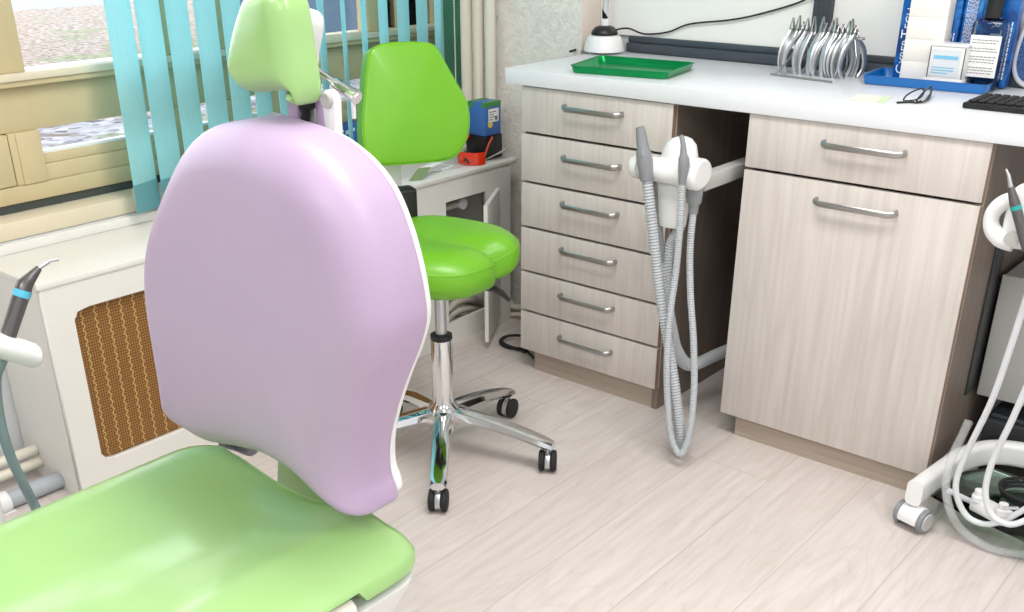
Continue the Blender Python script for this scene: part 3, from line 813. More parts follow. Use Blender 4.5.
# big suction handpiece with corrugated hose
hx, hy = -1.3725, YH-.034
def ph_(u, v, y): return at(u, v, 'y', y)
t = thing('suction_hose', 'thick corrugated suction hose with grey tip, left on the holder', 'suction hose', (hx, hy, .7))
top, mid, low = ph_(640, 127, hy), ph_(645, 163, hy), ph_(647, 180, hy)
bm = bmesh.new(); d1 = top-mid
tube(bm, [low, low.lerp(mid, .5), mid, mid+d1*.15, mid+d1*.3, mid+d1*.42, mid+d1*.62, top], [.0165, .018, .0195, .0185, .018, .0145, .0135, .0105], 18)
obj('handpiece', bm, 'greytip', t)
bm = bmesh.new(); tube(bm, [top, top+d1*.004], .008, 14); obj('bore', bm, 'black', t)
bm = bmesh.new(); tube(bm, [mid+d1*.2+Vector((.006, -.014, 0)), mid+d1*.36+Vector((.004, -.012, 0))], .0055, 10); obj('slider', bm, 'greytip', t)
bm = bmesh.new()
corrugated(bm, [low+Vector((0, 0, .002)), ph_(650, 205, hy), ph_(654, 240, hy), ph_(659, 285, hy), ph_(666, 330, hy-.012), ph_(674, 380, hy-.02), ph_(679, 420, hy-.02), ph_(681, 441, hy-.012), ph_(679.5, 450, hy+.01), ph_(677, 444, hy+.028), ph_(673, 405, hy+.035), ph_(669, 350, hy+.045), ph_(667, 300, hy+.055), ph_(669, 250, hy+.068), Vector((-1.275, YH+.036, .592))], .0128, .0075, .0012)
obj('hose', bm, 'greyhose', t)
# slim ejector
ex_, ey_ = -1.262, YH-.036
t = thing('saliva_ejector_hose', 'slim grey ejector hose with narrow tip, right on the holder', 'suction hose', (ex_, ey_, .7))
top, mid, low = ph_(683, 137, ey_), ph_(684, 165, ey_), ph_(682, 184, ey_)
bm = bmesh.new(); d1 = top-mid
tube(bm, [low, low.lerp(mid, .5), mid, mid+d1*.25, mid+d1*.38, mid+d1*.7, top+Vector((-.002, 0, -.004)), top+Vector((-.006, 0, .003))], [.0085, .0115, .0135, .0125, .0085, .0065, .006, .0055], 16)
obj('handpiece', bm, 'greytip', t)
bm = bmesh.new()
corrugated(bm, [low, ph_(680, 225, ey_), ph_(676, 270, ey_), ph_(670, 315, ey_-.02), ph_(667, 360, ey_-.035), ph_(667.5, 400, ey_-.04), ph_(671, 435, ey_-.045), ph_(678, 453, ey_-.045), ph_(684, 450, ey_-.035), ph_(690, 430, ey_-.02), ph_(694, 390, ey_), ph_(693.5, 340, ey_+.01), ph_(690.5, 295, ey_+.025), ph_(690, 250, ey_+.035), ph_(693, 215, ey_+.045), Vector((-1.228, YH+.012, .652))], .0085, .006, .0007)
obj('hose', bm, 'greyhose', t)
# supply hose from the holder into the knee space
t = thing('supply_hose', 'dark grey supply hose bending from the holder into the gap', 'hose', (-1.3, 2.2, .3))
bm = bmesh.new(); tube(bm, [ph_(656.5, 178, YH+.02), ph_(658, 215, YH+.02), ph_(662, 262, YH+.02)], [.0095, .010, .0085], 14); obj('sleeve', bm, 'greytip', t)
bm = bmesh.new()
corrugated(bm, [ph_(662, 262, YH+.02), ph_(666, 300, YH+.03), ph_(671, 330, YH+.06), ph_(677, 352, YH+.11), Vector((-1.30, 2.34, .162)), Vector((-1.285, 2.46, .158)), Vector((-1.26, 2.62, .162)), Vector((-1.24, 2.80, .165))], .0165, .008, .0013); obj('hose', bm, 'greyhose', t)

# ================================================================== LAMP, TRAYS, RACK AND SMALL THINGS ON THE WORKTOP
lc = Vector((-1.876, 2.70, ZT+.0005))
lc = at(605, 54, 'z', ZT); lc = Vector((lc.x-.020, lc.y+.022, ZT+.0005))
t = thing('flexible_lamp', 'white domed lamp with black collar and spiral wrapped stem behind green tray', 'lamp', lc)
bm = bmesh.new(); lathe(bm, [(.056, .004), (.062, .006), (.062, .010), (.057, .032), (.051, .046), (.045, .0505), (.036, .052)], lc, 36); obj('dome', bm, 'plastic', t)
bm = bmesh.new(); lathe(bm, [(.040, .0525), (.041, .056), (.038, .064), (.029, .074), (.017, .078)], lc, 32); obj('collar', bm, 'black', t)
bm = bmesh.new(); lathe(bm, [(.0135, .0785), (.0135, .096), (.0115, .098)], lc, 24); obj('ferrule', bm, 'plastic', t)
bm = bmesh.new(); P = cat([(0, 0, .0985), (.0, 0, .13), (.002, 0, .19), (.0, 0, .30), (-.03, -.01, .42), (-.02, -.06, .5)], 10); tube(bm, P, .0095, 16); obj('stem', bm, 'stem', t, local=True)
bm = bmesh.new(); e = lc+Vector((-.02, -.06, .5)); lathe(bm, [(.012, 0), (.03, -.01), (.055, -.04), (.06, -.055), (.055, -.055)], e+Vector((0, -.01, .01)), 28); obj('lamp_head', bm, 'plastic', t)
bm = bmesh.new(); a = lc+Vector((.030, .0, .066))
tube(bm, cat([a, a+Vector((.02, .05, .003)), at(645, 34, 'y', YN-.02), at(668, 32, 'y', YN-.018), at(690, 24, 'y', YN-.018), at(730, 20, 'y', YN-.018), at(760, 14, 'y', YN-.018), at(800, 2, 'y', YN-.018), at(825, -12, 'y', YN-.035)], 8), .0026, 8)
obj('cable', bm, 'rubber', t)
pipe('power_cable', [at(570, 51.5, 'z', ZT+.003), at(578, 49, 'z', ZT+.004), at(586, 46, 'z', ZT+.012), at(592, 45, 'z', ZT+.01)], .0035, 'rubber', 'short black cord at the wall left of the lamp', 'cable')
# green tray
def tray(name, label, a, b, c, d, h, mat, cat_, thick=.0016, flare=.006):
    ctr = (a+b+c+d)/4
    def rg(s, z):
        o = []
        for p, q, r_ in ((d, a, b), (a, b, c), (b, c, d), (c, d, a)):
            for k in range(5):
                u = k/4; rr = .016
                p1 = q+(p-q).normalized()*rr; p2 = q+(r_-q).normalized()*rr
                o.append(p1*(1-u)**2+q*2*u*(1-u)+p2*u*u)
        return [ctr+(v-ctr)*1.0+(v-ctr).normalized()*s+Vector((0, 0, z)) for v in o]
    bm = bmesh.new()
    loft(bm, [rg(-.012, .0008), rg(-.003, .0012), rg(-.0005, .005), rg(flare*.6, h), rg(flare+.002, h+.001), rg(flare+.001, h-.001), rg(flare*.6-thick, h-.002), rg(-.002-thick, .006), rg(-.005-thick, .0026), rg(-.02, .0026)])
    return tag(obj(name, bm, mat), label, cat_)
a, b, c, d = at(571, 73, 'z', ZT), at(666, 80, 'z', ZT), at(693, 70, 'z', ZT), at(601, 62.5, 'z', ZT)
tray('instrument_tray', 'emerald green metal tray on the worktop near the lamp', a, b, c, d, .019, 'emerald', 'tray')
# blue tray
a, b = Vector((-1.045, 2.628, ZT)), Vector((-.752, 2.642, ZT)); c, d = Vector((-.762, 2.796, ZT)), Vector((-1.055, 2.782, ZT))
bt = tray('storage_tray', 'blue tray on the worktop holding cartons and a bottle', a, b, c, d, .022, 'blue', 'tray', flare=.002)
ZI = ZT+.0030
def upright_carton(name, label, x0, x1, y0, y1, h, extra):
    t = thing(name, label, 'carton', ((x0+x1)/2, (y0+y1)/2, ZI))
    obj('body', newbox((x0, y0, ZI), (x1, y1, ZI+h), .0015), 'printblue', t)
    extra(t); return t
def lines(t, x0, x1, z0, z1, y, n, mat='whiteink', vertical=False):
    bm = bmesh.new(); rnd = random.Random(n*7+int(x0*1000))
    for k in range(n):
        if vertical:
            xx = x0+(x1-x0)*(k+.2)/n; z = z0
            while z < z1-.003:
                l = rnd.uniform(.004, .012); box(bm, (xx, y-.0008, z), (xx+(x1-x0)/n*.42, y-.0002, min(z+l, z1))); z += l+.0022
        else:
            zz = z0+(z1-z0)*(k+.2)/n; box(bm, (x0, y-.0008, zz), (x0+(x1-x0)*rnd.uniform(.55, 1), y-.0002, zz+(z1-z0)/n*.4))
    obj('print', bm, mat, t)
yc = 2.745
X = lambda u, v=60, y=yc: at(u, v, 'y', y).x
xa0, xa1 = at(892, 76, 'y', yc).x, at(951, 70, 'y', yc).x
def small_caps(t, size, emb):
    p0 = 0.0
    for body, sz in (('C', 1.0), ('YBER', .76), ('T', 1.0), ('ECH', .76)):
        bm = text_mesh(body, size*sz, lambda p, q, r: (p, q, r)); w_ = max(v.co.x for v in bm.verts)
        off = p0
        for v in bm.verts: v.co = Vector(emb(v.co.x+off, v.co.y, v.co.z))
        p0 += w_+size*.07
        obj('lettering', bm, 'whiteink', t)
def ex_a(t):
    s = .026
    small_caps(t, .034, lambda p, q, r: (xa0+.030-q, yc-.0006-r, ZI+.012+p))
    lines(t, xa1-.040, xa1-.004, ZI+.04, ZI+.12, yc, 5, vertical=True)
upright_carton('blue_carton', 'tall blue carton with vertical white lettering behind the white paper stack', xa0, xa1, yc, yc+.036, .24, ex_a)
xb0, xb1 = xa1+.003, at(1000, 60, 'y', yc).x
xb1 = xb0+.06
y3 = 2.748
xc0, xc1 = at(976, 50, 'y', y3).x, at(1011, 50, 'y', y3).x
xb1 = min(xb1, xc0-.002)
def ex_b(t): lines(t, xb0+.006, xb1-.012, ZI+.03, ZI+.2, yc+.008, 9, vertical=True)
upright_carton('blue_carton', 'tall blue carton with columns of small white print, between two lettered cartons', xb0, xb1, yc+.008, yc+.04, .24, ex_b)
def ex_c(t):
    small_caps(t, .036, lambda p, q, r: (xc0+.026+q, y3-.0006-r, ZI+.222-p))
    obj('red_mark', newbox((xc0+.006, y3-.0009, ZI+.150), (xc0+.017, y3-.0002, ZI+.185)), 'redink', t)
    lines(t, xc1-.018, xc1-.004, ZI+.02, ZI+.15, y3, 2, vertical=True)
upright_carton('blue_carton', 'tall blue lettered carton with red mark, rightmost behind the bottle', xc0, xc1, y3, y3+.038, .25, ex_c)
# white paper stack
yw = 2.695
x0, x1 = at(898, 84, 'y', yw).x, at(936, 84, 'y', yw).x
t = thing('paper_towel_stack', 'tall white stack of folded paper standing in the blue tray', 'paper stack', ((x0+x1)/2, yw+.02, ZI))
for k in range(5):
    obj('bundle', newbox((x0, yw, ZI+k*.0515), (x1, yw+.044, ZI+k*.0515+.0513), .0007), 'towel', t)
# small dispenser box
yd = 2.662
x0, x1 = at(922, 85, 'y', yd).x, at(960, 88, 'y', yd).x
t = thing('dispenser_box', 'small white box with pale blue label on a white base', 'dispenser', ((x0+x1)/2, yd+.02, ZI))
obj('base', newbox((x0-.003, yd, ZI), (x1+.001, yd+.052, ZI+.021), .002), 'plastic', t)
obj('body', newbox((x0+.004, yd+.004, ZI+.0212), (x1-.002, yd+.05, ZI+.094), .002), 'paper', t)
obj('lid', newbox((x0+.002, yd+.002, ZI+.0942), (x1, yd+.052, ZI+.101), .002), 'plastic', t)
obj('label_card', newbox((x0+.011, yd+.0025, ZI+.026), (x1-.012, yd+.0036, ZI+.088)), 'whitewall', t)
bm = bmesh.new(); box(bm, (x0+.005, yd+.0022, ZI+.0225), (x0+.007, yd+.0038, ZI+.093)); box(bm, (x1-.0045, yd+.0022, ZI+.0225), (x1-.0025, yd+.0038, ZI+.093)); obj('clip', bm, 'darkgrey', t)
obj('print', newbox((x0+.016, yd+.0018, ZI+.066), (x1-.017, yd+.0025, ZI+.074)), 'bluetext', t)
lines(t, x0+.015, x1-.02, ZI+.032, ZI+.050, yd+.0026, 3, 'bluetext')
# bottle
bp = at(979, 86, 'z', ZI); bp = Vector((at(979, 87, 'y', 2.712).x, 2.716, ZI))
t = thing('spray_bottle', 'clear bottle with white text label and black cap in the blue tray', 'bottle', bp)
def rr3(s, z, dx=.0395, dy=.020): return [(bp.x+p, bp.y+q, bp.z+z) for p, q in rrect(-dx*s, -dy*s, dx*s, dy*s, .008*s)]
bm = bmesh.new(); loft(bm, [rr3(.92, .0005), rr3(1, .004), rr3(1, .138), rr3(.94, .150), rr3(.55, .158)]); obj('body', bm, 'bottleglass', t)
bm = bmesh.new(); loft(bm, [rr3(.90, .003), rr3(.95, .006), rr3(.95, .024)]); obj('liquid', bm, 'bottleglass', t)
obj('label_card', newbox((bp.x-.0350, bp.y-.0212, bp.z+.028), (bp.x+.0350, bp.y-.0203, bp.z+.122)), 'paper', t)
bm = bmesh.new(); rnd = random.Random(3)
for k in range(13):
    z = bp.z+.036+k*.0062
    x = bp.x-.030
    while x < bp.x+.026:
        l = rnd.uniform(.003, .009)
        if k not in (3, 7, 10): box(bm, (x, bp.y-.0217, z), (min(x+l, bp.x+.030), bp.y-.0212, z+.0017))
        x += l+.0016
obj('print', bm, 'ink', t)
bm = bmesh.new(); lathe(bm, [(.013, .1585), (.019, .160), (.019, .205), (.0175, .225), (.010, .228)], bp, 24); obj('cap', bm, 'black', t)
# card
t = thing('business_card', 'white card with green stripe lying on the worktop', 'card', at(870, 99.5, 'z', ZT))
pts = [at(849, 100, 'z', ZT+.0004), at(884, 103.5, 'z', ZT+.0004), at(892, 97.5, 'z', ZT+.0004), at(858, 94, 'z', ZT+.0004)]
bm = bmesh.new(); prism(bm, pts, None, (0, 0, .0006)); obj('card', bm, 'card', t)
pa, pb, pc, pd = [p+Vector((0, 0, .0007)) for p in pts]
bm = bmesh.new(); prism(bm, [pb.lerp(pa, .02), pc.lerp(pd, .02), pc.lerp(pd, .25), pb.lerp(pa, .22), ], None, (0, 0, .0003)); obj('stripe', bm, plain('pale_green_print', (200, 222, 178), .6), t)
# folded glasses
g0 = at(910, 99, 'z', ZT)
t = thing('folded_glasses', 'black folded glasses lying on the worktop beside the blue tray', 'glasses', g0)
def gp(u, v, h=0.003): return at(u, v, 'z', ZT+h)
bm = bmesh.new(); tube(bm, cat([gp(897, 102.6), gp(908, 102), gp(917, 102.5), gp(921, 101)], 6), .0024, 8); obj('temple', bm, 'black', t)
bm = bmesh.new(); tube(bm, cat([gp(925, 101, .004), gp(929, 98, .006), gp(931.5, 90, .012)], 6), .0026, 8); obj('temple', bm, 'black', t)
bm = bmesh.new(); tube(bm, cat([gp(904, 100.5, .004), gp(906, 96, .012), gp(914, 91, .02), gp(922, 88.5, .022), gp(924, 92, .016), gp(920, 98, .006), gp(912, 100.5, .004)], 6, True), .0019, 8, caps=False); obj('rim', bm, 'black', t)
bm = bmesh.new(); tube(bm, cat([gp(917, 101, .004), gp(920, 96, .012), gp(926, 90, .02), gp(931, 87, .022), gp(932, 90, .018), gp(928, 97, .008), gp(923, 102, .004)], 6, True), .0019, 8, caps=False); obj('rim', bm, 'black', t)
# keyboard
t = thing('computer_keyboard', 'black keyboard lying at the right end of the worktop', 'keyboard', Vector((-.56, 2.5, ZT)))
k0 = at(962, 108, 'z', ZT); kx1 = k0.x+.44
bm = bmesh.new(); box(bm, (k0.x, 2.428, ZT+.0008), (kx1, 2.566, ZT+.013), .003); obj('case', bm, 'black', t)
kb0 = None
for r_ in range(6):
    nk = 22
    bm = bmesh.new()
    for k in range(nk):
        x = k0.x+.009+k*(.422/nk); y = 2.436+r_*.0208
        box(bm, (x, y, ZT+.0132), (x+.422/nk-.004, y+.0165, ZT+.0185), .0014, 1)
    obj('key_row', bm, 'rubber', t)
# speaker at the right edge
sx = at(1003, 88, 'z', ZT); 
t = thing('desk_speaker', 'white rimmed speaker with blue mesh at the right end of the worktop', 'speaker', Vector((sx.x+.06, sx.y+.03, ZT)))
ol = [(sx.x+.068+.072*math.copysign(abs(math.cos(a))**.75, math.cos(a)), ZT+.0985+.098*math.copysign(abs(math.sin(a))**.75, math.sin(a))) for a in [2*PI*k/40 for k in range(40)]]
def se(a, b, d): return (a+.10*(b-ZT), sx.y+.006+d, b)
bm = cushion(ol, se, rounded_prof(.06, .012)); obj('shell', bm, 'plastic', t)
cx_ = sx.x+.068; ol2 = [(cx_+(a-cx_)*.82, ZT+.0985+(b-ZT-.0985)*.86) for a, b in ol]
bm = cushion(ol2, lambda a, b, d: se(a, b, d-.003), rounded_prof(.003, .001), .004); obj('grille', bm, 'meshblue', t)

# ---- pliers rack
RX0, RX1, RY = -1.298, -1.115, 2.70
ZR = ZT+.098
t = thing('plier_rack', 'bent wire rack on the worktop holding orthodontic pliers', 'rack', (-1.2, RY, ZT))
fl, fr_, bl = at(774, 74.5, 'z', ZT+.003), at(832, 82, 'z', ZT+.003), at(797, 66, 'z', ZT+.003)
bm = bmesh.new()
tube(bm, cat([fr_, fl.lerp(fr_, .03), fl+Vector((-.004, .004, 0)), fl+Vector((.004, .012, .006)), Vector((fl.x+.018, RY-.01, ZT+.055)), Vector((fl.x+.028, RY, ZR-.006)), Vector((fl.x+.036, RY, ZR)), Vector((fl.x+.06, RY, ZR))], 6), .0028, 10)
tube(bm, cat([Vector((fl.x+.028, RY, ZR-.006)), Vector((fl.x+.033, RY+.03, ZT+.05)), bl+Vector((.01, .0, 0)), bl.lerp(Vector((RX1, bl.y, ZT+.003)), .5), Vector((RX1+.03, bl.y-.01, ZT+.003))], 6), .0028, 10)
obj('base_wire', bm, 'steel', t)
bm = bmesh.new(); xe = at(864, 29, 'y', RY).x
tube(bm, [(fl.x+.055, RY, ZR), (xe, RY, ZR)], .0028, 10); tube(bm, cat([(xe-.012, RY-.008, ZR+.0), (xe, RY-.007, ZR), (xe+.004, RY, ZR), (xe, RY+.007, ZR), (xe-.012, RY+.008, ZR)], 5), .0028, 10)
tube(bm, cat([(xe-.02, RY, ZR-.002), (xe-.008, RY-.012, ZR-.03), (xe-.002, RY-.018, ZT+.05), (xe-.006, RY-.02, ZT+.02), (xe-.012, RY-.01, ZT+.006)], 6), .003, 10)
obj('top_bar', bm, 'steel', t)
def plier(kind):
    """local: pivot at the origin, handles hang down on both sides of the bar, jaws up"""
    r0 = bpy.data.objects.new('orthodontic_pliers', None); C.objects.link(r0)
    jl, hl, op = ((.044, .100, .032), (.036, .094, .040), (.050, .103, .028))[kind]
    for s in (-1, 1):
        bm = bmesh.new()
        P = cat([(0, s*.004, .012), (0, s*.010, 0), (0, s*op*.75, -.022), (0, s*op, -.05), (0, s*op*.95, -.075), (0, s*op*.62, -hl)], 5)
        n = len(P); tube(bm, P, [.0050+.0028*math.sin(PI*min(1, i/n*1.15))**2 for i in range(n)], 8, flat=(.75, 1.1)); obj('handle', bm, 'satin', r0, local=True)
        bm = bmesh.new()
        P = cat([(0, -s*.0005, .006), (0, -s*.006, .016), (0, -s*.0045, jl*.62), (0, -s*(.0015 if kind != 1 else -.004), jl)], 4)
        n = len(P); tube(bm, P, [.0052*(1-.72*i/(n-1)) for i in range(n)], 8, flat=(.8, 1.2)); obj('jaw', bm, 'steel', r0, local=True)
    bm = bmesh.new(); lathe(bm, [(.0062, -.0045), (.0068, -.003), (.0068, .003), (.0062, .0045)], (0, 0, .011), 16, 'x'); obj('pivot', bm, 'steel', r0, local=True)
    return r0
protos = [plier(k) for k in range(3)]
xs_ = [at(u, 32, 'y', RY).x for u in (792, 797, 802, 807, 812.5, 821, 825.5, 830, 834.5, 839, 843.5, 848, 852, 856)]
ords = ['first', 'second', 'third', 'fourth', 'fifth', 'sixth', 'seventh', 'eighth', 'ninth', 'tenth', 'eleventh', 'twelfth', 'thirteenth', 'last']
used = set()
for i, x in enumerate(xs_):
    k = (i*2+i//5) % 3
    o = copy_tree(protos[k]) if k in used else protos[k]
    used.add(k)
    o.location = (x, RY, ZR-.004); o.rotation_euler = (math.radians(random.uniform(-7, 7)), math.radians(random.uniform(-3, 3)), math.radians(-22+random.uniform(-5, 5)))
    tag(o, 'steel orthodontic pliers, %s from the left on the wire rack' % ords[i], 'pliers', 'pliers on the wire rack')

# ================================================================== RIGHT HAND CART
t = thing('equipment_cart', 'white wheeled cart frame with glass shelf at the right edge', 'cart', (-.4, 2.35, 0))
A = at(909, 482, 'z', .115); 
cp = at(911, 527, 'z', 0)
A = Vector((cp.x-.004, cp.y+.008, .096))
leg = [A+Vector((0, -.012, 0)), A+Vector((.012, .10, 0)), A+Vector((.03, .22, 0)), A+Vector((.075, .30, 0)), A+Vector((.16, .335, 0)), A+Vector((.30, .335, 0)), A+Vector((.40, .30, 0)), A+Vector((.45, .20, 0)), A+Vector((.47, 0, 0))]
def sweep_rect(bm, path, w, h, r=.006):
    P = cat(path, 8); sec = rrect(-w/2, -h/2, w/2, h/2, r, 4); rings = []
    for i, p in enumerate(P):
        tg = (P[min(i+1, len(P)-1)]-P[max(i-1, 0)]); tg.z = 0; tg.normalize(); nn = Vector((tg.y, -tg.x, 0))
        rings.append([p+nn*a+Vector((0, 0, b)) for a, b in sec])
    loft(bm, rings)
bm = bmesh.new(); sweep_rect(bm, leg, .036, .062, .014); obj('base_frame', bm, 'plastic', t)
cz = bmesh.new(); sweep_rect(cz, [A+Vector((-.0005, -.022, 0)), A+Vector((0, -.011, 0))], .037, .063, .014); obj('leg_cap', cz, 'plastic', t)
def cart_caster(c, rot):
    R_ = Matrix.Translation(c) @ Matrix.Rotation(math.radians(rot), 4, 'Z')
    ol = [(.030*math.cos(a), .032+.028*math.sin(a)) for a in [PI*q/12 for q in range(13)]]+[(-.030, .024), (-.022, .018), (.022, .018), (.030, .024)]
    bm = bmesh.new(); prism(bm, [(-.024, p, q) for p, q in ol], None, (.048, 0, 0), .003); lathe(bm, [(.008, .058), (.008, .074)], (0, 0, 0), 12); bm.transform(R_)
    k = obj('caster', bm, 'plastic', t)
    for s in (-1, 1):
        bm = bmesh.new(); lathe(bm, [(.02, -.006), (.028, -.005), (.0295, .0), (.028, .005), (.02, .006)], (s*.0305, 0, .030), 24, 'x'); bm.transform(R_); obj('caster_wheel', bm, 'greytip', k)
        bm = bmesh.new(); lathe(bm, [(.022, .0), (.021, .003), (.005, .004)] if s > 0 else [(.022, 0), (.021, -.003), (.005, -.004)], (s*.0368, 0, .030), 24, 'x'); bm.transform(R_); obj('hub_cap', bm, 'greyplastic', k)
cart_caster(Vector((cp.x, cp.y+.0, 0)), -14)
cart_caster(Vector((cp.x+.47, cp.y+.01, 0)), -30)
bm = bmesh.new()
gs = [at(926, 494, 'z', .062), at(960, 513, 'z', .062), at(1000, 531, 'z', .062), at(1030, 545, 'z', .062)]
gl = [gs[0], gs[1], gs[2], gs[3], gs[3]+Vector((.18, .02, 0)), gs[3]+Vector((.2, .25, 0)), gs[0]+Vector((.08, .22, 0)), gs[0]+Vector((.01, .12, 0))]
prism(bm, gl, None, (0, 0, .007), .001); obj('glass_shelf', bm, 'greenglass', t)
for q in (gs[0]+Vector((.012, .03, 0)), gs[3]+Vector((.15, .1, 0))):
    bm = bmesh.new(); lathe(bm, [(.012, .0), (.012, .0605)], (q.x, q.y, 0), 16); obj('shelf_foot', bm, 'clearplastic', t)
# column at the back carrying the handpiece holder
colx, coly = A.x+.24, A.y+.335
bm = bmesh.new(); lathe(bm, [(.022, .14), (.022, .76)], (colx, coly, 0), 24); obj('column', bm, 'plastic', t)
# handle head with loop
hy = 2.12
def hp(u, v, y=hy): return at(u, v, 'y', y)
loopc = [hp(1017, 199), hp(1005, 202), hp(995, 210), hp(991, 220.5), hp(993.5, 231), hp(1002, 239), hp(1014, 242)]
bm = bmesh.new(); tube(bm, cat(loopc, 8), lambda s: .0125+.003*abs(s-.5)*2+.004*s, 14); obj('handle_loop', bm, 'plastic', t)
hh = [hp(1012, 192), hp(1028, 184), hp(1060, 184), hp(1075, 215), hp(1060, 250), hp(1020, 250), hp(1004, 244), hp(1002, 228)]
ol = [(p.x, p.z) for p in cat(hh, 5, True)]
bm = cushion(ol, lambda a, b, d: (a, hy+d-.01, b), rounded_prof(.05, .015)); obj('control_head', bm, 'plastic', t)
bm = bmesh.new(); c0 = hp(1013, 238, hy-.012); lathe(bm, [(.004, .0), (.014, .001), (.014, .012)], c0-Vector((0, .014, 0)), 20, 'y'); obj('holder_ring', bm, 'greyplastic', t)
bm = bmesh.new(); tube(bm, cat([hp(1060, 215, hy+.03), Vector((colx, hy+.12, .73)), Vector((colx, coly, .745))], 6), .02, 14); obj('support_arm', bm, 'plastic', t)
# handpiece on the cart
a, b = hp(1006, 169, hy-.03), hp(1027, 250, hy-.03)
t = thing('scaler_handpiece', 'steel scaler handpiece with teal ring standing in the cart holder', 'handpiece', b)
bm = bmesh.new(); tube(bm, [a, a.lerp(b, .08)+Vector((.002, 0, 0)), a.lerp(b, .22)], [.0018, .0032, .0045], 12); obj('tip', bm, 'satin', t)
bm = bmesh.new(); tube(bm, [a.lerp(b, .22), a.lerp(b, .36), a.lerp(b, .42), a.lerp(b, .7), b], [.006, .0088, .0098, .0095, .0088], 16); obj('barrel', bm, 'instrument', t)
bm = bmesh.new(); tube(bm, [a.lerp(b, .45), a.lerp(b, .50)], [.0104, .0104], 16); obj('ring', bm, 'teal', t)
bm = bmesh.new(); tube(bm, cat([b, hp(1032, 285), hp(1034, 330)], 6), .005, 10); obj('lead', bm, 'rubber', t)
# hoses of the cart
hyc = 2.20
t_pts = [at(1032, 280, 'y', 2.16), at(1013, 340, 'y', 2.17), at(992, 400, 'y', 2.18), at(968, 450, 'y', 2.19), at(956.5, 480, 'y', 2.19), at(958, 500, 'y', 2.19), at(968, 517, 'y', 2.19), at(985, 524, 'y', 2.19), at(1003, 521, 'y', 2.19), at(1030, 506, 'y', 2.2)]
pipe('white_tube', t_pts, .0068, 'whitewall', 'white tube looping to the floor, left of two on the cart', 'tube', 'white tubes of the cart')
t_pts = [at(1034, 370, 'y', 2.13), at(1012, 420, 'y', 2.14), at(993, 460, 'y', 2.15), at(985.5, 490, 'y', 2.15), at(990, 512, 'y', 2.15), at(1002, 522, 'y', 2.15), at(1015, 524, 'y', 2.15), at(1035, 516, 'y', 2.16)]
pipe('white_tube', t_pts, .0068, 'whitewall', 'white tube with narrow loop, right of two on the cart', 'tube', 'white tubes of the cart')
bm = bmesh.new(); c_pts = [at(969, 421, 'y', 2.24), at(961, 438, 'y', 2.23), at(951, 460, 'y', 2.21), at(946, 485, 'y', 2.19), at(950, 510, 'y', 2.165), at(962, 530, 'z', .03), at(985, 546, 'z', .012), at(1010, 553, 'z', .011), at(1040, 555, 'z', .011)]
tube(bm, cat(c_pts, 8), .0095, 14);
tag(obj('clear_tube', bm, 'clearplastic'), 'clear flexible tube with open end curving onto the floor', 'tube')
# wall box, black gear behind the cart
t = thing('wall_cabinet', 'light grey box cabinet under the right end of the worktop', 'cabinet', (-.4, 2.7, .18))
yq = 2.56
q0, q1 = at(979, 394, 'y', yq), at(1000, 275, 'y', yq)
obj('body', newbox((q0.x-.004, yq+.012, q0.z), (q0.x+.46, YN-.004, q1.z+.0), .003), 'greyplastic', t)
obj('front', newbox((q0.x-.006, yq, q0.z-.002), (q0.x+.462, yq+.0115, q1.z+.002), .002), 'greyplastic', t)
t = thing('power_block', 'black power block on the floor behind the cart', 'power block', (-.4, 2.62, 0))
obj('body', newbox((q0.x+.02, 2.58, .0), (q0.x+.42, 2.76, .135), .008), 'darkgear', t)
obj('top_ridge', newbox((q0.x+.03, 2.59, .1355), (q0.x+.40, 2.75, .15), .006), 'darkgrey', t)
t = thing('black_case', 'flat dark case standing beside the cabinet under the grey box', 'case', (-.4, 2.5, 0))
obj('body', newbox((q0.x+.04, 2.535, .0), (q0.x+.36, 2.575, .10), .01), 'rubber', t)
bm = bmesh.new(); tube(bm, cat([(q0.x+.05, 2.533, .07), (q0.x+.15, 2.531, .085), (q0.x+.3, 2.533, .07)], 6), .006, 8); obj('strap', bm, 'black', t)
# pump unit on the glass shelf
pu = at(992, 512, 'z', .07)
t = thing('tube_connector', 'white valve connector block standing on the glass shelf', 'connector', pu)
ZS = .0695
def pv(u, v, z): return at(u, v, 'z', z)
c1, c2 = pv(981, 500, ZS+.02), pv(1003, 518, ZS+.02)
bm = bmesh.new(); mid = (c1+c2)/2
box(bm, (-.045, -.02, 0), (.045, .02, .03), .007); bm.transform(Matrix.Rotation(math.radians(-20), 4, 'Z')); 
for w in bm.verts: w.co += Vector((mid.x, mid.y, ZS+.0005))
obj('body', bm, 'plastic', t)
for du, dv_ in ((978, 498), (1002, 512)):
    q = pv(du, dv_, ZS+.035); bm = bmesh.new(); lathe(bm, [(.014, 0), (.014, .012), (.010, .014), (.010, .026), (.005, .028)], (q.x, q.y, ZS+.030), 18); obj('valve_knob', bm, 'plastic', t)
q = pv(1003, 507, ZS+.06); bm = bmesh.new(); tube(bm, [(q.x, q.y, ZS+.058), (q.x+.028, q.y+.012, ZS+.062)], .004, 8); obj('lever', bm, 'satin', t)
bm = bmesh.new(); a = pv(955, 510, ZS+.02); tube(bm, cat([(mid.x-.04, mid.y+.012, ZS+.015), (mid.x-.07, mid.y+.02, ZS+.014), (mid.x-.105, mid.y+.035, ZS+.012)], 6), .0065, 12); obj('spout', bm, 'whitewall', t)
rc = pv(1016, 494, ZS+.02)
t = thing('cable_coil', 'black cable coil lying on the glass shelf of the cart', 'cable', rc)
bm = bmesh.new()
for k in range(3):
    tube(bm, [(rc.x+.02+(.055+.004*k)*math.cos(2*PI*j/28), rc.y+.03+(.05+.004*k)*math.sin(2*PI*j/28), ZS+.006+.008*k) for j in range(29)], .0042, 8)
obj('coil', bm, 'rubber', t)

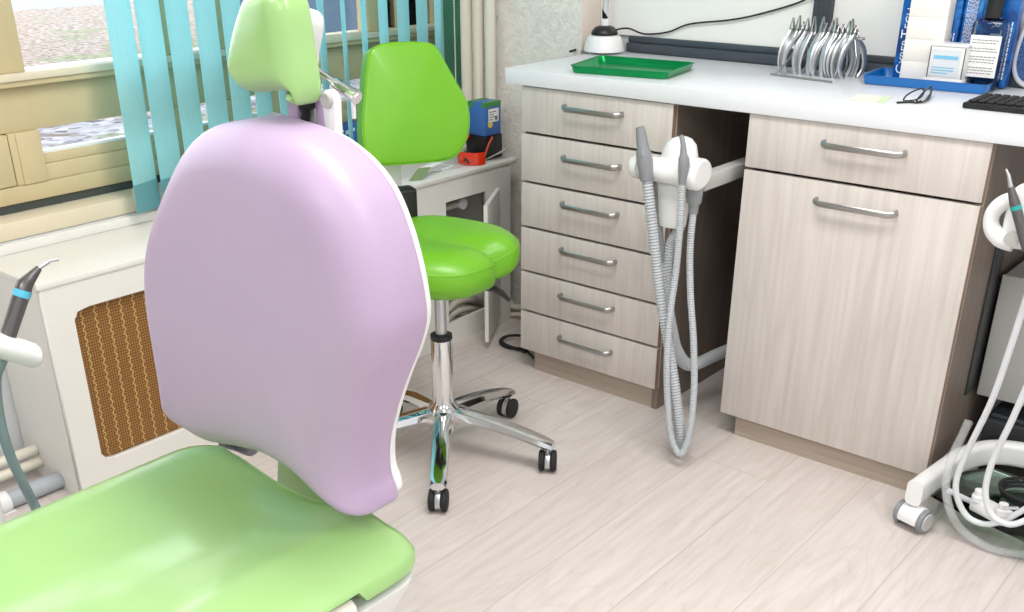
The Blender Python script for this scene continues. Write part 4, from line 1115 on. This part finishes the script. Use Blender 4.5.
# ================================================================== LEFT DELIVERY ARM
ya = .72
t = thing('instrument_holder', 'white rounded instrument holder reaching in at the left edge', 'instrument holder', (-1.7, ya, 0))
xq = -1.62
def lp_(u, v, x=xq): return at(u, v, 'x', x)
bm = bmesh.new(); P = cat([lp_(-60, 322), lp_(-25, 338), lp_(8, 348), lp_(22, 352), lp_(31, 355), lp_(38, 356)], 6)
n = len(P); tube(bm, P, [.021 if i < n-7 else .021*math.sqrt(max(.03, 1-((i-(n-7))/6.3)**2)) for i in range(n)], 18, flat=(1.0, 1.5)); obj('arm', bm, 'plastic', t)
b_ = lp_(-60, 322); bm = bmesh.new(); tube(bm, [b_, Vector((b_.x, b_.y, .03))], .02, 16); lathe(bm, [(.15, 0), (.15, .02), (.12, .03)], (b_.x, b_.y, 0), 32); obj('stand', bm, 'plastic', t)
t = thing('ultrasonic_scaler', 'dark handpiece with bent metal tip and pale blue ring at left', 'handpiece', lp_(10, 335))
a, b, c, d, e = lp_(9, 333), lp_(25, 284), lp_(39, 268), lp_(50, 261), lp_(58, 259.5)
bm = bmesh.new(); tube(bm, [a-(b-a)*.05, a.lerp(b, .5), a.lerp(b, .86), b, b.lerp(c, .35), c], [.0125, .013, .0135, .0130, .0100, .0055], 18); obj('barrel', bm, 'instrument', t)
bm = bmesh.new(); tube(bm, cat([c, d.lerp(c, .2), d, e], 4), [.0034]*6+[.0026]*7, 10); obj('tip', bm, 'satin', t)
bm = bmesh.new(); tube(bm, [a.lerp(b, .74), a.lerp(b, .88)], .0142, 18); obj('ring', bm, 'bluering', t)
bm = bmesh.new(); tube(bm, cat([lp_(4, 356), lp_(-4, 380), lp_(0, 420), lp_(10, 455), lp_(24, 485), lp_(38, 512), lp_(55, 545, -1.55)], 8), .0085, 12); obj('tube', bm, 'bluehose', t)

# ================================================================== GREEN SADDLE STOOL
SX, SY = -1.675, 1.738
t = thing('saddle_stool', 'bright green saddle stool with backrest on a chrome five-star base', 'stool', (SX, SY, 0))
a0 = 22
def star_leg(ang):
    bm = bmesh.new(); c, s = math.cos(ang), math.sin(ang); nrm = Vector((-s, c, 0)); rings = []
    prof = [(.016, .088, .140, .020), (.04, .096, .142, .0195), (.08, .103, .136, .019), (.14, .098, .126, .0185), (.20, .086, .113, .018), (.25, .073, .099, .0175), (.28, .066, .089, .017), (.297, .063, .082, .014)]
    for r, zl, zh, w in prof:
        m_ = Vector((SX+c*r, SY+s*r, 0)); ww = w*1.3
        sec = [(-ww*.62, zl), (ww*.62, zl), (ww, zl+(zh-zl)*.4), (ww*.8, zh-.003), (ww*.4, zh), (-ww*.4, zh), (-ww*.8, zh-.003), (-ww, zl+(zh-zl)*.4)]
        rings.append([m_+nrm*q+Vector((0, 0, z)) for q, z in sec])
    loft(bm, rings); return bm
bm = bmesh.new(); lathe(bm, [(.018, .078), (.040, .084), (.044, .11), (.040, .142), (.030, .152), (.0268, .160)], (SX, SY, 0), 32); obj('hub', bm, 'chrome', t)
hd = [40, 100, 75, 205, 60]
for k in range(5):
    ang = math.radians(a0+72*k)
    lg = obj('leg', star_leg(ang), 'chrome', t)
    cpos = Vector((SX+math.cos(ang)*.283, SY+math.sin(ang)*.283, 0))
    hdg = math.radians(hd[k] if k != 4 else 125)
    if k == 0: hdg = math.radians(125)
    R_ = Matrix.Translation(cpos) @ Matrix.Rotation(hdg, 4, 'Z')
    bm = bmesh.new(); ol = [( .023*math.cos(a), .030+.023*math.sin(a)) for a in [PI*q/10 for q in range(11)]] + [(-.024, .02), (-.018, .012), (.018, .012), (.024, .02)]
    prism(bm, [(p, -.0065, q) for p, q in ol], None, (0, .013, 0), .001); lathe(bm, [(.008, .05), (.008, .066)], (0, 0, 0), 12); bm.transform(R_)
    cs = obj('caster', bm, 'satin', lg)
    for s in (-1, 1):
        bm = bmesh.new(); lathe(bm, [(.010, -.008), (.023, -.0075), (.0278, -.0045), (.0285, 0), (.0278, .0045), (.023, .0075), (.010, .008)], (0, s*.0155, .0287), 28, 'y'); bm.transform(R_); obj('wheel', bm, 'rubber', cs) if False else obj('caster_wheel', bm, 'rubber', lg)
bm = bmesh.new(); lathe(bm, [(.0275, .150), (.0272, .325), (.0262, .330)], (SX, SY, 0), 32); obj('outer_column', bm, 'chrome', t)
bm = bmesh.new(); lathe(bm, [(.0262, .3302), (.028, .333), (.0275, .343), (.018, .346)], (SX, SY, 0), 32); obj('column_collar', bm, 'black', t)
bm = bmesh.new(); lathe(bm, [(.0142, .346), (.0142, .47)], (SX, SY, 0), 24); obj('gas_lift', bm, 'satin', t)
FA = math.radians(18)
fw, lt = Vector((math.cos(FA), math.sin(FA), 0)), Vector((-math.sin(FA), math.cos(FA), 0))
S0 = Vector((SX, SY, 0))
def sp_(f, l, z): return S0+fw*f+lt*l+Vector((0, 0, z))
bm = bmesh.new(); lathe(bm, [(.018, .452), (.03, .458), (.032, .478), (.02, .486)], (SX, SY, 0), 20)
for lo, hi in (((-.12, -.055, .474), (.09, .055, .494)),):
    box(bm, lo, hi, .006)
    for w in bm.verts[-0:]: pass
for w in bm.verts:
    if abs(w.co.x) < .5: w.co = sp_(w.co.x, w.co.y, w.co.z)
obj('mechanism', bm, 'black', t)
# saddle seat: polar grid with a front notch, raised lobes and dropped rims
NR, NA = 16, 96
SL, SW = .176, .195
def seat_out(a):
    c, s = math.cos(a), math.sin(a)
    f = SL*math.copysign(abs(c)**.72, c); l = SW*math.copysign(abs(s)**.72, s)
    if c > 0: f -= .060*math.exp(-(l/.038)**2)        # notch between the two front lobes
    return f, l
def seat_top(f, l):
    t = max(0, min(1, (f+.08)/.22))                   # 0 at the back, 1 at the nose
    z = .600 + .006*(1-t)
    z -= .036*t*t*math.exp(-(l/.045)**2)              # valley running into the notch
    z -= .014*math.exp(-((f+.02)/.09)**2)*math.exp(-(l/.11)**2)
    z -= .010*t*(abs(l)/.19)**2
    return z
bm = bmesh.new(); rings = []
for k in range(NR+1):
    u = .04+.96*k/NR; rg = []
    for j in range(NA):
        f, l = seat_out(2*PI*j/NA); fu, lu = f*u, l*u
        z = seat_top(fu, lu) - .024*max(0, (u-.7)/.3)**2.4
        rg.append(sp_(fu, lu, z))
    rings.append(rg)
for off, dz in ((.004, -.010), (.007, -.026), (.006, -.044), (-.001, -.060), (-.016, -.070), (-.045, -.076), (-.10, -.076)):
    rg = []
    for j in range(NA):
        f, l = seat_out(2*PI*j/NA); s_ = 1+off/.19
        back = .5*(1-f/SL)
        z = seat_top(f, l)-.024+dz*(1-.22*back*max(0, 1-abs(l)/.19))
        rg.append(sp_(f*s_, l*s_, max(z, .4955)))
    rings.append(rg)
loft(bm, rings); seat = obj('seat', bm, 'stoolgreen', t, angle=60)
bm = bmesh.new(); P = []
for j in range(NA+1):
    f, l = seat_out(2*PI*j/NA); P.append(sp_(f*1.014, l*1.014, seat_top(f, l)-.031))
tube(bm, P, .0018, 6, caps=False); obj('seam', bm, 'piping', seat)
bm = bmesh.new(); tube(bm, cat([sp_(.03, -.02, .484), sp_(.085, .015, .478), sp_(.135, .04, .464), sp_(.165, .05, .438)], 6), [.006+.0085*math.sin(PI*min(1, i/18*.9)) for i in range(19)], 10, flat=(.55, 1.3)); obj('lever', bm, 'black', t)
# back support
BA = math.radians(-22)
bf, bl_ = Vector((math.cos(BA), math.sin(BA), 0)), Vector((-math.sin(BA), math.cos(BA), 0))
# backrest outline traced from its silhouette onto its own plane
BC = Vector((-1.83, 1.807, .87))
bn = (bf*.97+Vector((0, 0, .243))).normalized(); bu = bn.cross(bl_) if bn.cross(bl_).z > 0 else -bn.cross(bl_)
def on_back(u, v, off=0.0):
    d = RIGHT*((u-PX)/FPX) - UP*((v-PY)/FPX) + FWD
    P0 = BC+bf*off
    s = (P0-CAM).dot(bn)/d.dot(bn); p = CAM+d*s
    return ((p-BC).dot(bl_), (p-BC).dot(bu))
sil = [(372, 49), (384, 43.5), (400, 42), (418, 42), (431, 43.5), (438, 49), (446, 63), (458, 84), (467, 101), (470, 116), (469, 132), (464, 146), (456, 156), (444, 160.5), (420, 163), (400, 164.5), (386, 165), (376, 164), (368, 155), (364, 140), (363, 120), (365, 96), (367, 70), (369, 56)]
ol = [on_back(u, v) for u, v in sil]; ol = [(p.x, p.y) for p in cat([(a, b, 0) for a, b in ol], 4, True)]
bm = inflated(ol, lambda a, b, d: BC+bl_*a+bu*b-bn*d, .056, .007, .012, .012)
bk = obj('backrest', bm, 'stoolgreen', t)
P = [BC+bl_*a+bu*b-bn*.004 for a, b in ol]; bm = bmesh.new(); tube(bm, P+[P[0]], .0011, 6, caps=False); obj('seam', bm, 'piping', bk)
# bracket: white plate and black carrier below the backrest
cz_ = on_back(402, 150)
pc = Vector((BC.x, BC.y, 0))+bl_*cz_[0]-bf*.03
bm = bmesh.new()
for lo, hi in (((-.026, -.016, .675), (.020, -.0, .79)),): box(bm, lo, hi, .004)
for w in bm.verts: w.co = pc+bl_*w.co.x-bf*(w.co.y+.02)+Vector((0, 0, w.co.z))
obj('back_plate', bm, 'plastic', t)
bm = bmesh.new(); box(bm, (-.030, -.02, .47), (.050, .03, .672), .01, 3)
for w in bm.verts: w.co = pc+bl_*w.co.x-bf*(w.co.y-.005)+Vector((0, 0, w.co.z))
q = pc-bf*.0
tube(bm, cat([q+Vector((0, 0, .482)), q.lerp(S0, .5)+Vector((0, 0, .478)), S0+Vector((0, 0, .478))], 5), .016, 10)
obj('back_carrier', bm, 'black', t)

# ================================================================== DENTAL CHAIR
t = thing('dental_chair', 'dental chair with lilac back, green headrest and pale green seat in front', 'dental chair', (-1.13, .3, 0))
YA, TH = .768, .112
sil = [(287, 114, .872), (253, 118, .868), (230, 130, .86), (209, 151, .848), (191, 178, .838), (176, 205, .830), (167, 228, .826), (163, 255, .825), (164, 290, .825), (169, 325, .825), (175, 362, .825), (180, 397, .825), (186, 412, .823), (194, 423, .82), (206, 430, .82), (224, 440, .82), (250, 444.5, .82), (277, 451, .82), (296, 460, .82), (315, 473, .82), (333, 490, .82), (345, 501, .82), (360, 511.5, .82), (374, 512, .825), (386, 502, .845), (389, 490, .855), (387.5, 472, .862), (389, 444, .865), (398, 410, .868), (408, 380, .868), (420, 350, .868), (427, 322, .868), (425, 295, .868), (418, 260, .868), (408, 225, .868), (395, 190, .870), (378, 163, .872), (358, 143, .873), (335, 128, .873), (310, 119.5, .873)]
ol = [at(u, v, 'y', y) for u, v, y in sil]; ol = [(p.x, p.y) for p in cat([(p.x, p.z, 0) for p in ol], 4, True)]
prof = rounded_prof(TH, .026, 6)
bm = inflated(ol, lambda a, b, d: (a, YA+d, b), TH, .055, .02, .012)
obj('backrest', bm, 'lilac', t, angle=60)
n_ = len(ol); cxm = sum(p[0] for p in ol)/n_; czm = sum(p[1] for p in ol)/n_
ol2 = [(cxm+(a-cxm)*.972-.004, czm+(b-czm)*.975) for a, b in ol]
bm = inflated(ol2, lambda a, b, d: (a, YA+TH-.006+d, b), .022, .002, .015); obj('back_shell', bm, 'plastic', t, angle=60)
# headrest
hs = [(231, 66, .848), (232, 48, .848), (236, 28, .848), (243, 8, .85), (253, -7, .855), (270, -15, .86), (287, -15, .868), (300, -9, .876), (308, 1, .882), (312.5, 15, .884), (317, 46, .884), (321.5, 75, .884), (320.5, 92, .88), (316, 101, .875), (308, 104, .868), (301, 101.5, .858), (294, 95, .848), (284, 92, .843), (270, 92, .842), (256, 93.5, .842), (244, 91, .843), (235, 81, .846)]
hol = [at(u, v, 'y', y) for u, v, y in hs]; hol = [(p.x, p.y) for p in cat([(p.x, p.z, 0) for p in hol], 5, True)]
bm = inflated(hol, lambda a, b, d: (a, .833+d, b), .056, .022, .014, .008); hr = obj('headrest', bm, 'chairgreen', t, angle=60)
hx_ = sum(p[0] for p in hol)/len(hol); hz_ = sum(p[1] for p in hol)/len(hol)
so = [at(u, v, 'y', .925) for u, v in ((300, 12), (312, 8), (321, 11), (325, 20), (324.5, 34), (321, 52), (318, 70), (300, 75), (280, 60), (280, 20))]
bm = inflated([(p.x, p.y) for p in cat([(p.x, p.z, 0) for p in so], 5, True)], lambda a, b, d: (a, .9005+d, b), .03, .003, .014); obj('headrest_shell', bm, 'plastic', hr)
# headrest mount: two brackets, gusset, lever
ym = .872
def bracket(u0, u1, v0, v1, y, th, name, mat):
    p = [at(u0, v0, 'y', y), at(u1, v0, 'y', y), at(u1+3, v1, 'y', y), at(u0+4, v1, 'y', y)]
    bm = bmesh.new(); prism(bm, p, None, (0, th, 0), .002); return obj(name, bm, mat, t)
bracket(285, 296, 92, 124, .875, .03, 'bracket', 'lilac')
bracket(297, 313, 103, 128, .89, .012, 'gusset', 'greyplastic')
bracket(314, 322, 100, 132, .884, .02, 'bracket', 'lilac')
bm = bmesh.new(); P = [at(301, 104, 'y', .882), at(306, 112, 'y', .882), at(304, 126, 'y', .882)]; tube(bm, cat(P, 4), .006, 8); tube(bm, [at(296, 100, 'y', .882), at(304, 107, 'y', .882), at(313, 104, 'y', .882)], .006, 8); obj('strap', bm, 'rubber', t)
yb2 = .885
c0 = at(327.5, 100, 'y', yb2)
bm = bmesh.new()
ox = [(c0.x+.0125*math.cos(a), c0.z+.0125*math.sin(a)) for a in [PI*k/10 for k in range(11)]]
lo_ = at(335, 134, 'y', yb2).z
ox += [(c0.x-.0115, lo_), (c0.x+.0125, lo_)]
prism(bm, [(a, yb2, b) for a, b in ox], None, (0, .012, 0), .002); obj('side_bracket', bm, 'plastic', t)
bm = bmesh.new(); lathe(bm, [(.0098, .0), (.0098, -.003), (.0080, -.0042), (.0070, -.0036)], (c0.x, yb2-.0006, c0.z), 20, 'y'); obj('pivot_disc', bm, 'greyplastic', t)
bm = bmesh.new(); p0, p1 = at(316, 69, 'y', .915), at(357, 98, 'y', .915)
tube(bm, [p0, p0.lerp(p1, .45), p0.lerp(p1, .5), p1], [.0045, .0045, .0078, .0088], 16); tube(bm, [p1, p1+(p1-p0).normalized()*.002], [.0066, .006], 14); obj('lever', bm, 'chrome', t)
bm = bmesh.new(); tube(bm, [at(353, 98, 'y', .915), at(354, 118, 'y', .92)], .003, 8); obj('lever_rod', bm, 'plastic', t)
bm = bmesh.new(); tube(bm, cat([at(272, 116, 'y', .89), at(281, 118, 'y', .89), at(290, 123, 'y', .88)], 5), .006, 10); obj('release_lever', bm, 'greytip', t)
# seat: cross sections along Y
X0, X1 = -1.402, -.868
def seat_sec(y):
    """closed section (x, z) from the left bottom over the top to the right bottom"""
    w0, w1 = X0, X1
    nb = .468+.020*max(0, min(1, (.742-y)/.012))      # cut-out on the right for the socket cover
    pts = [(w0+.03, .425), (w0+.006, .44), (w0, .465), (w0+.003, .486), (w0+.014, .497), (w0+.03, .500)]
    N = 16
    for k in range(1, N):
        u = k/N; x = w0+.03+(w1-w0-.11)*u
        pts.append((x, .500-.030*math.sin(PI*min(1, u*1.12))**1.3+.008*u+.006*math.exp(-((u-.93)/.06)**2)))
    pts += [(w1-.066, .507), (w1-.044, .5055), (w1-.024, .501), (w1-.009, .493), (w1-.001, .4895), (w1-.001, nb), (w1-.03, nb-.006)]
    return pts
ys_ = [-.55, -.3, -.1, .1, .25, .4, .52, .62, .70, .729, .743, .76, .78, .80, .82, .836, .85, .862, .87, .874]
def seat_mod(y, p):
    x, z = p
    r = max(0, (y-.79)/.084)
    z2 = z-.012*r**2.2
    if y > .79:
        q = min(1, (y-.79)/.085); sh = .060*(1-math.sqrt(max(0, 1-q*q)))
        x = X0+sh+(x-X0)*(1-2*sh/(X1-X0))
    if y > .868: z2 = .46+(z2-.46)*.6
    return Vector((x, y, z2))
rings = [[seat_mod(y, p) for p in seat_sec(y)] for y in ys_]
bm = bmesh.new(); loft(bm, rings); obj('seat', bm, 'chairgreen', t, angle=70)
# rear wing of green upholstery rising towards the back
bm = bmesh.new()
w_ = [at(277, 454, 'y', .90), at(300, 466, 'y', .90), at(325, 484, 'y', .90), at(342, 502, 'y', .90), at(352, 520, 'y', .90), at(325, 512, 'y', .90), at(300, 508, 'y', .90), at(276, 490, 'y', .90)]
prism(bm, w_, None, (0, .025, 0), .004); obj('lumbar_pad', bm, 'chairgreen', t)
# white shell under the seat and pedestal
bm = bmesh.new()
rings = []
for z, gx, gy0, gy1 in ((.12, -.14, -.05, -.10), (.22, -.12, -.02, -.06), (.33, -.06, 0, -.02), (.41, -.022, 0, -.01), (.44, -.004, 0, -.008), (.455, .0, 0, -.006)):
    x0, x1, y0, y1 = X0-gx*.6+.0, X1+gx, -.5-gy0, .862+gy1
    rings.append([(a, b, z) for a, b in rrect(min(x0, x1-.2), y0, x1, y1, .05, 6)])
loft(bm, rings); obj('under_shell', bm, 'plastic', t)
bm = bmesh.new(); loft(bm, [[(a, b, z) for a, b in rrect(-1.33-g_, -.1-g_, -.98+g_, .5+g_, .08, 6)] for z, g_ in ((0, .05), (.03, .05), (.05, .0), (.13, -.02))]); obj('pedestal', bm, 'plastic', t)
# armrest socket cover at the right edge
q = at(352, 606, 'x', X1)
bm = bmesh.new(); lathe(bm, [(.001, -.03), (.02, -.026), (.028, 0), (.02, .026), (.001, .03)], (0, 0, 0), 24, 'y')
for w in bm.verts: w.co = Vector((X1-.012+w.co.x*.7, .672+w.co.y*1.9, .463+w.co.z*.75))
obj('socket_cover', bm, plain('pale_cream_plastic', (226, 220, 210), .35), t)
# support behind the back
bm = bmesh.new(); box(bm, (-1.21, .915, .40), (-1.075, .945, .85), .01); box(bm, (-1.17, .80, .36), (-1.05, .945, .41), .01); obj('back_support', bm, 'plastic', t)
bm = bmesh.new(); P = cat([at(222, 443, 'z', .3), at(236, 447, 'z', .27), at(250, 452, 'z', .28), at(256, 447, 'z', .33)], 6); tube(bm, P, .009, 10); obj('tube', bm, 'darkgrey', t)

# ================================================================== LIGHT, WORLD, CAMERA
w = bpy.data.worlds.new('daylight'); bpy.context.scene.world = w; w.use_nodes = True
bg = w.node_tree.nodes['Background']; bg.inputs['Color'].default_value = (.86, .94, 1.0, 1); bg.inputs['Strength'].default_value = 3.2
def area(name, loc, rot, sx_, sy_, power, col=(1, 1, 1), portal=False):
    L = bpy.data.lights.new(name, 'AREA'); L.shape = 'RECTANGLE'; L.size = sx_; L.size_y = sy_; L.energy = power; L.color = col
    if portal: L.cycles.is_portal = True
    o = bpy.data.objects.new(name, L); C.objects.link(o); o.location = loc; o.rotation_euler = rot; return o
area('window_portal', (XO-.05, .1, 1.65), (0, math.radians(-90), 0), 1.4, 5.1, 1, portal=True)
area('ceiling_lamp', (-.9, 1.25, 2.6), (0, 0, 0), 1.2, .6, 30, (1, .985, .965))
area('ceiling_lamp', (.9, 1.25, 2.6), (0, 0, 0), 1.2, .6, 26, (1, .985, .965))
area('ceiling_lamp', (-.6, -1.0, 2.6), (0, 0, 0), 1.2, .6, 26, (1, .985, .965))
area('ceiling_lamp', (1.2, -1.0, 2.6), (0, 0, 0), 1.2, .6, 26, (1, .985, .965))
cam = bpy.data.cameras.new('camera'); co_ = bpy.data.objects.new('camera', cam); C.objects.link(co_)
cam.sensor_fit = 'HORIZONTAL'; cam.sensor_width = 36; cam.lens = FPX*36/1024
cam.shift_x = (512-PX)/1024; cam.shift_y = (PY-306)/1024; cam.clip_start = .02; cam.clip_end = 100
m3 = Matrix((RIGHT, UP, -FWD)).transposed().to_4x4(); m3.translation = CAM; co_.matrix_world = m3
sc = bpy.context.scene; sc.camera = co_
vs = sc.view_settings; vs.view_transform = 'Standard'; vs.look = 'None'; vs.gamma = 1; vs.use_curve_mapping = False; vs.exposure = .25
sc.cycles.max_bounces = 10; sc.cycles.transparent_max_bounces = 12
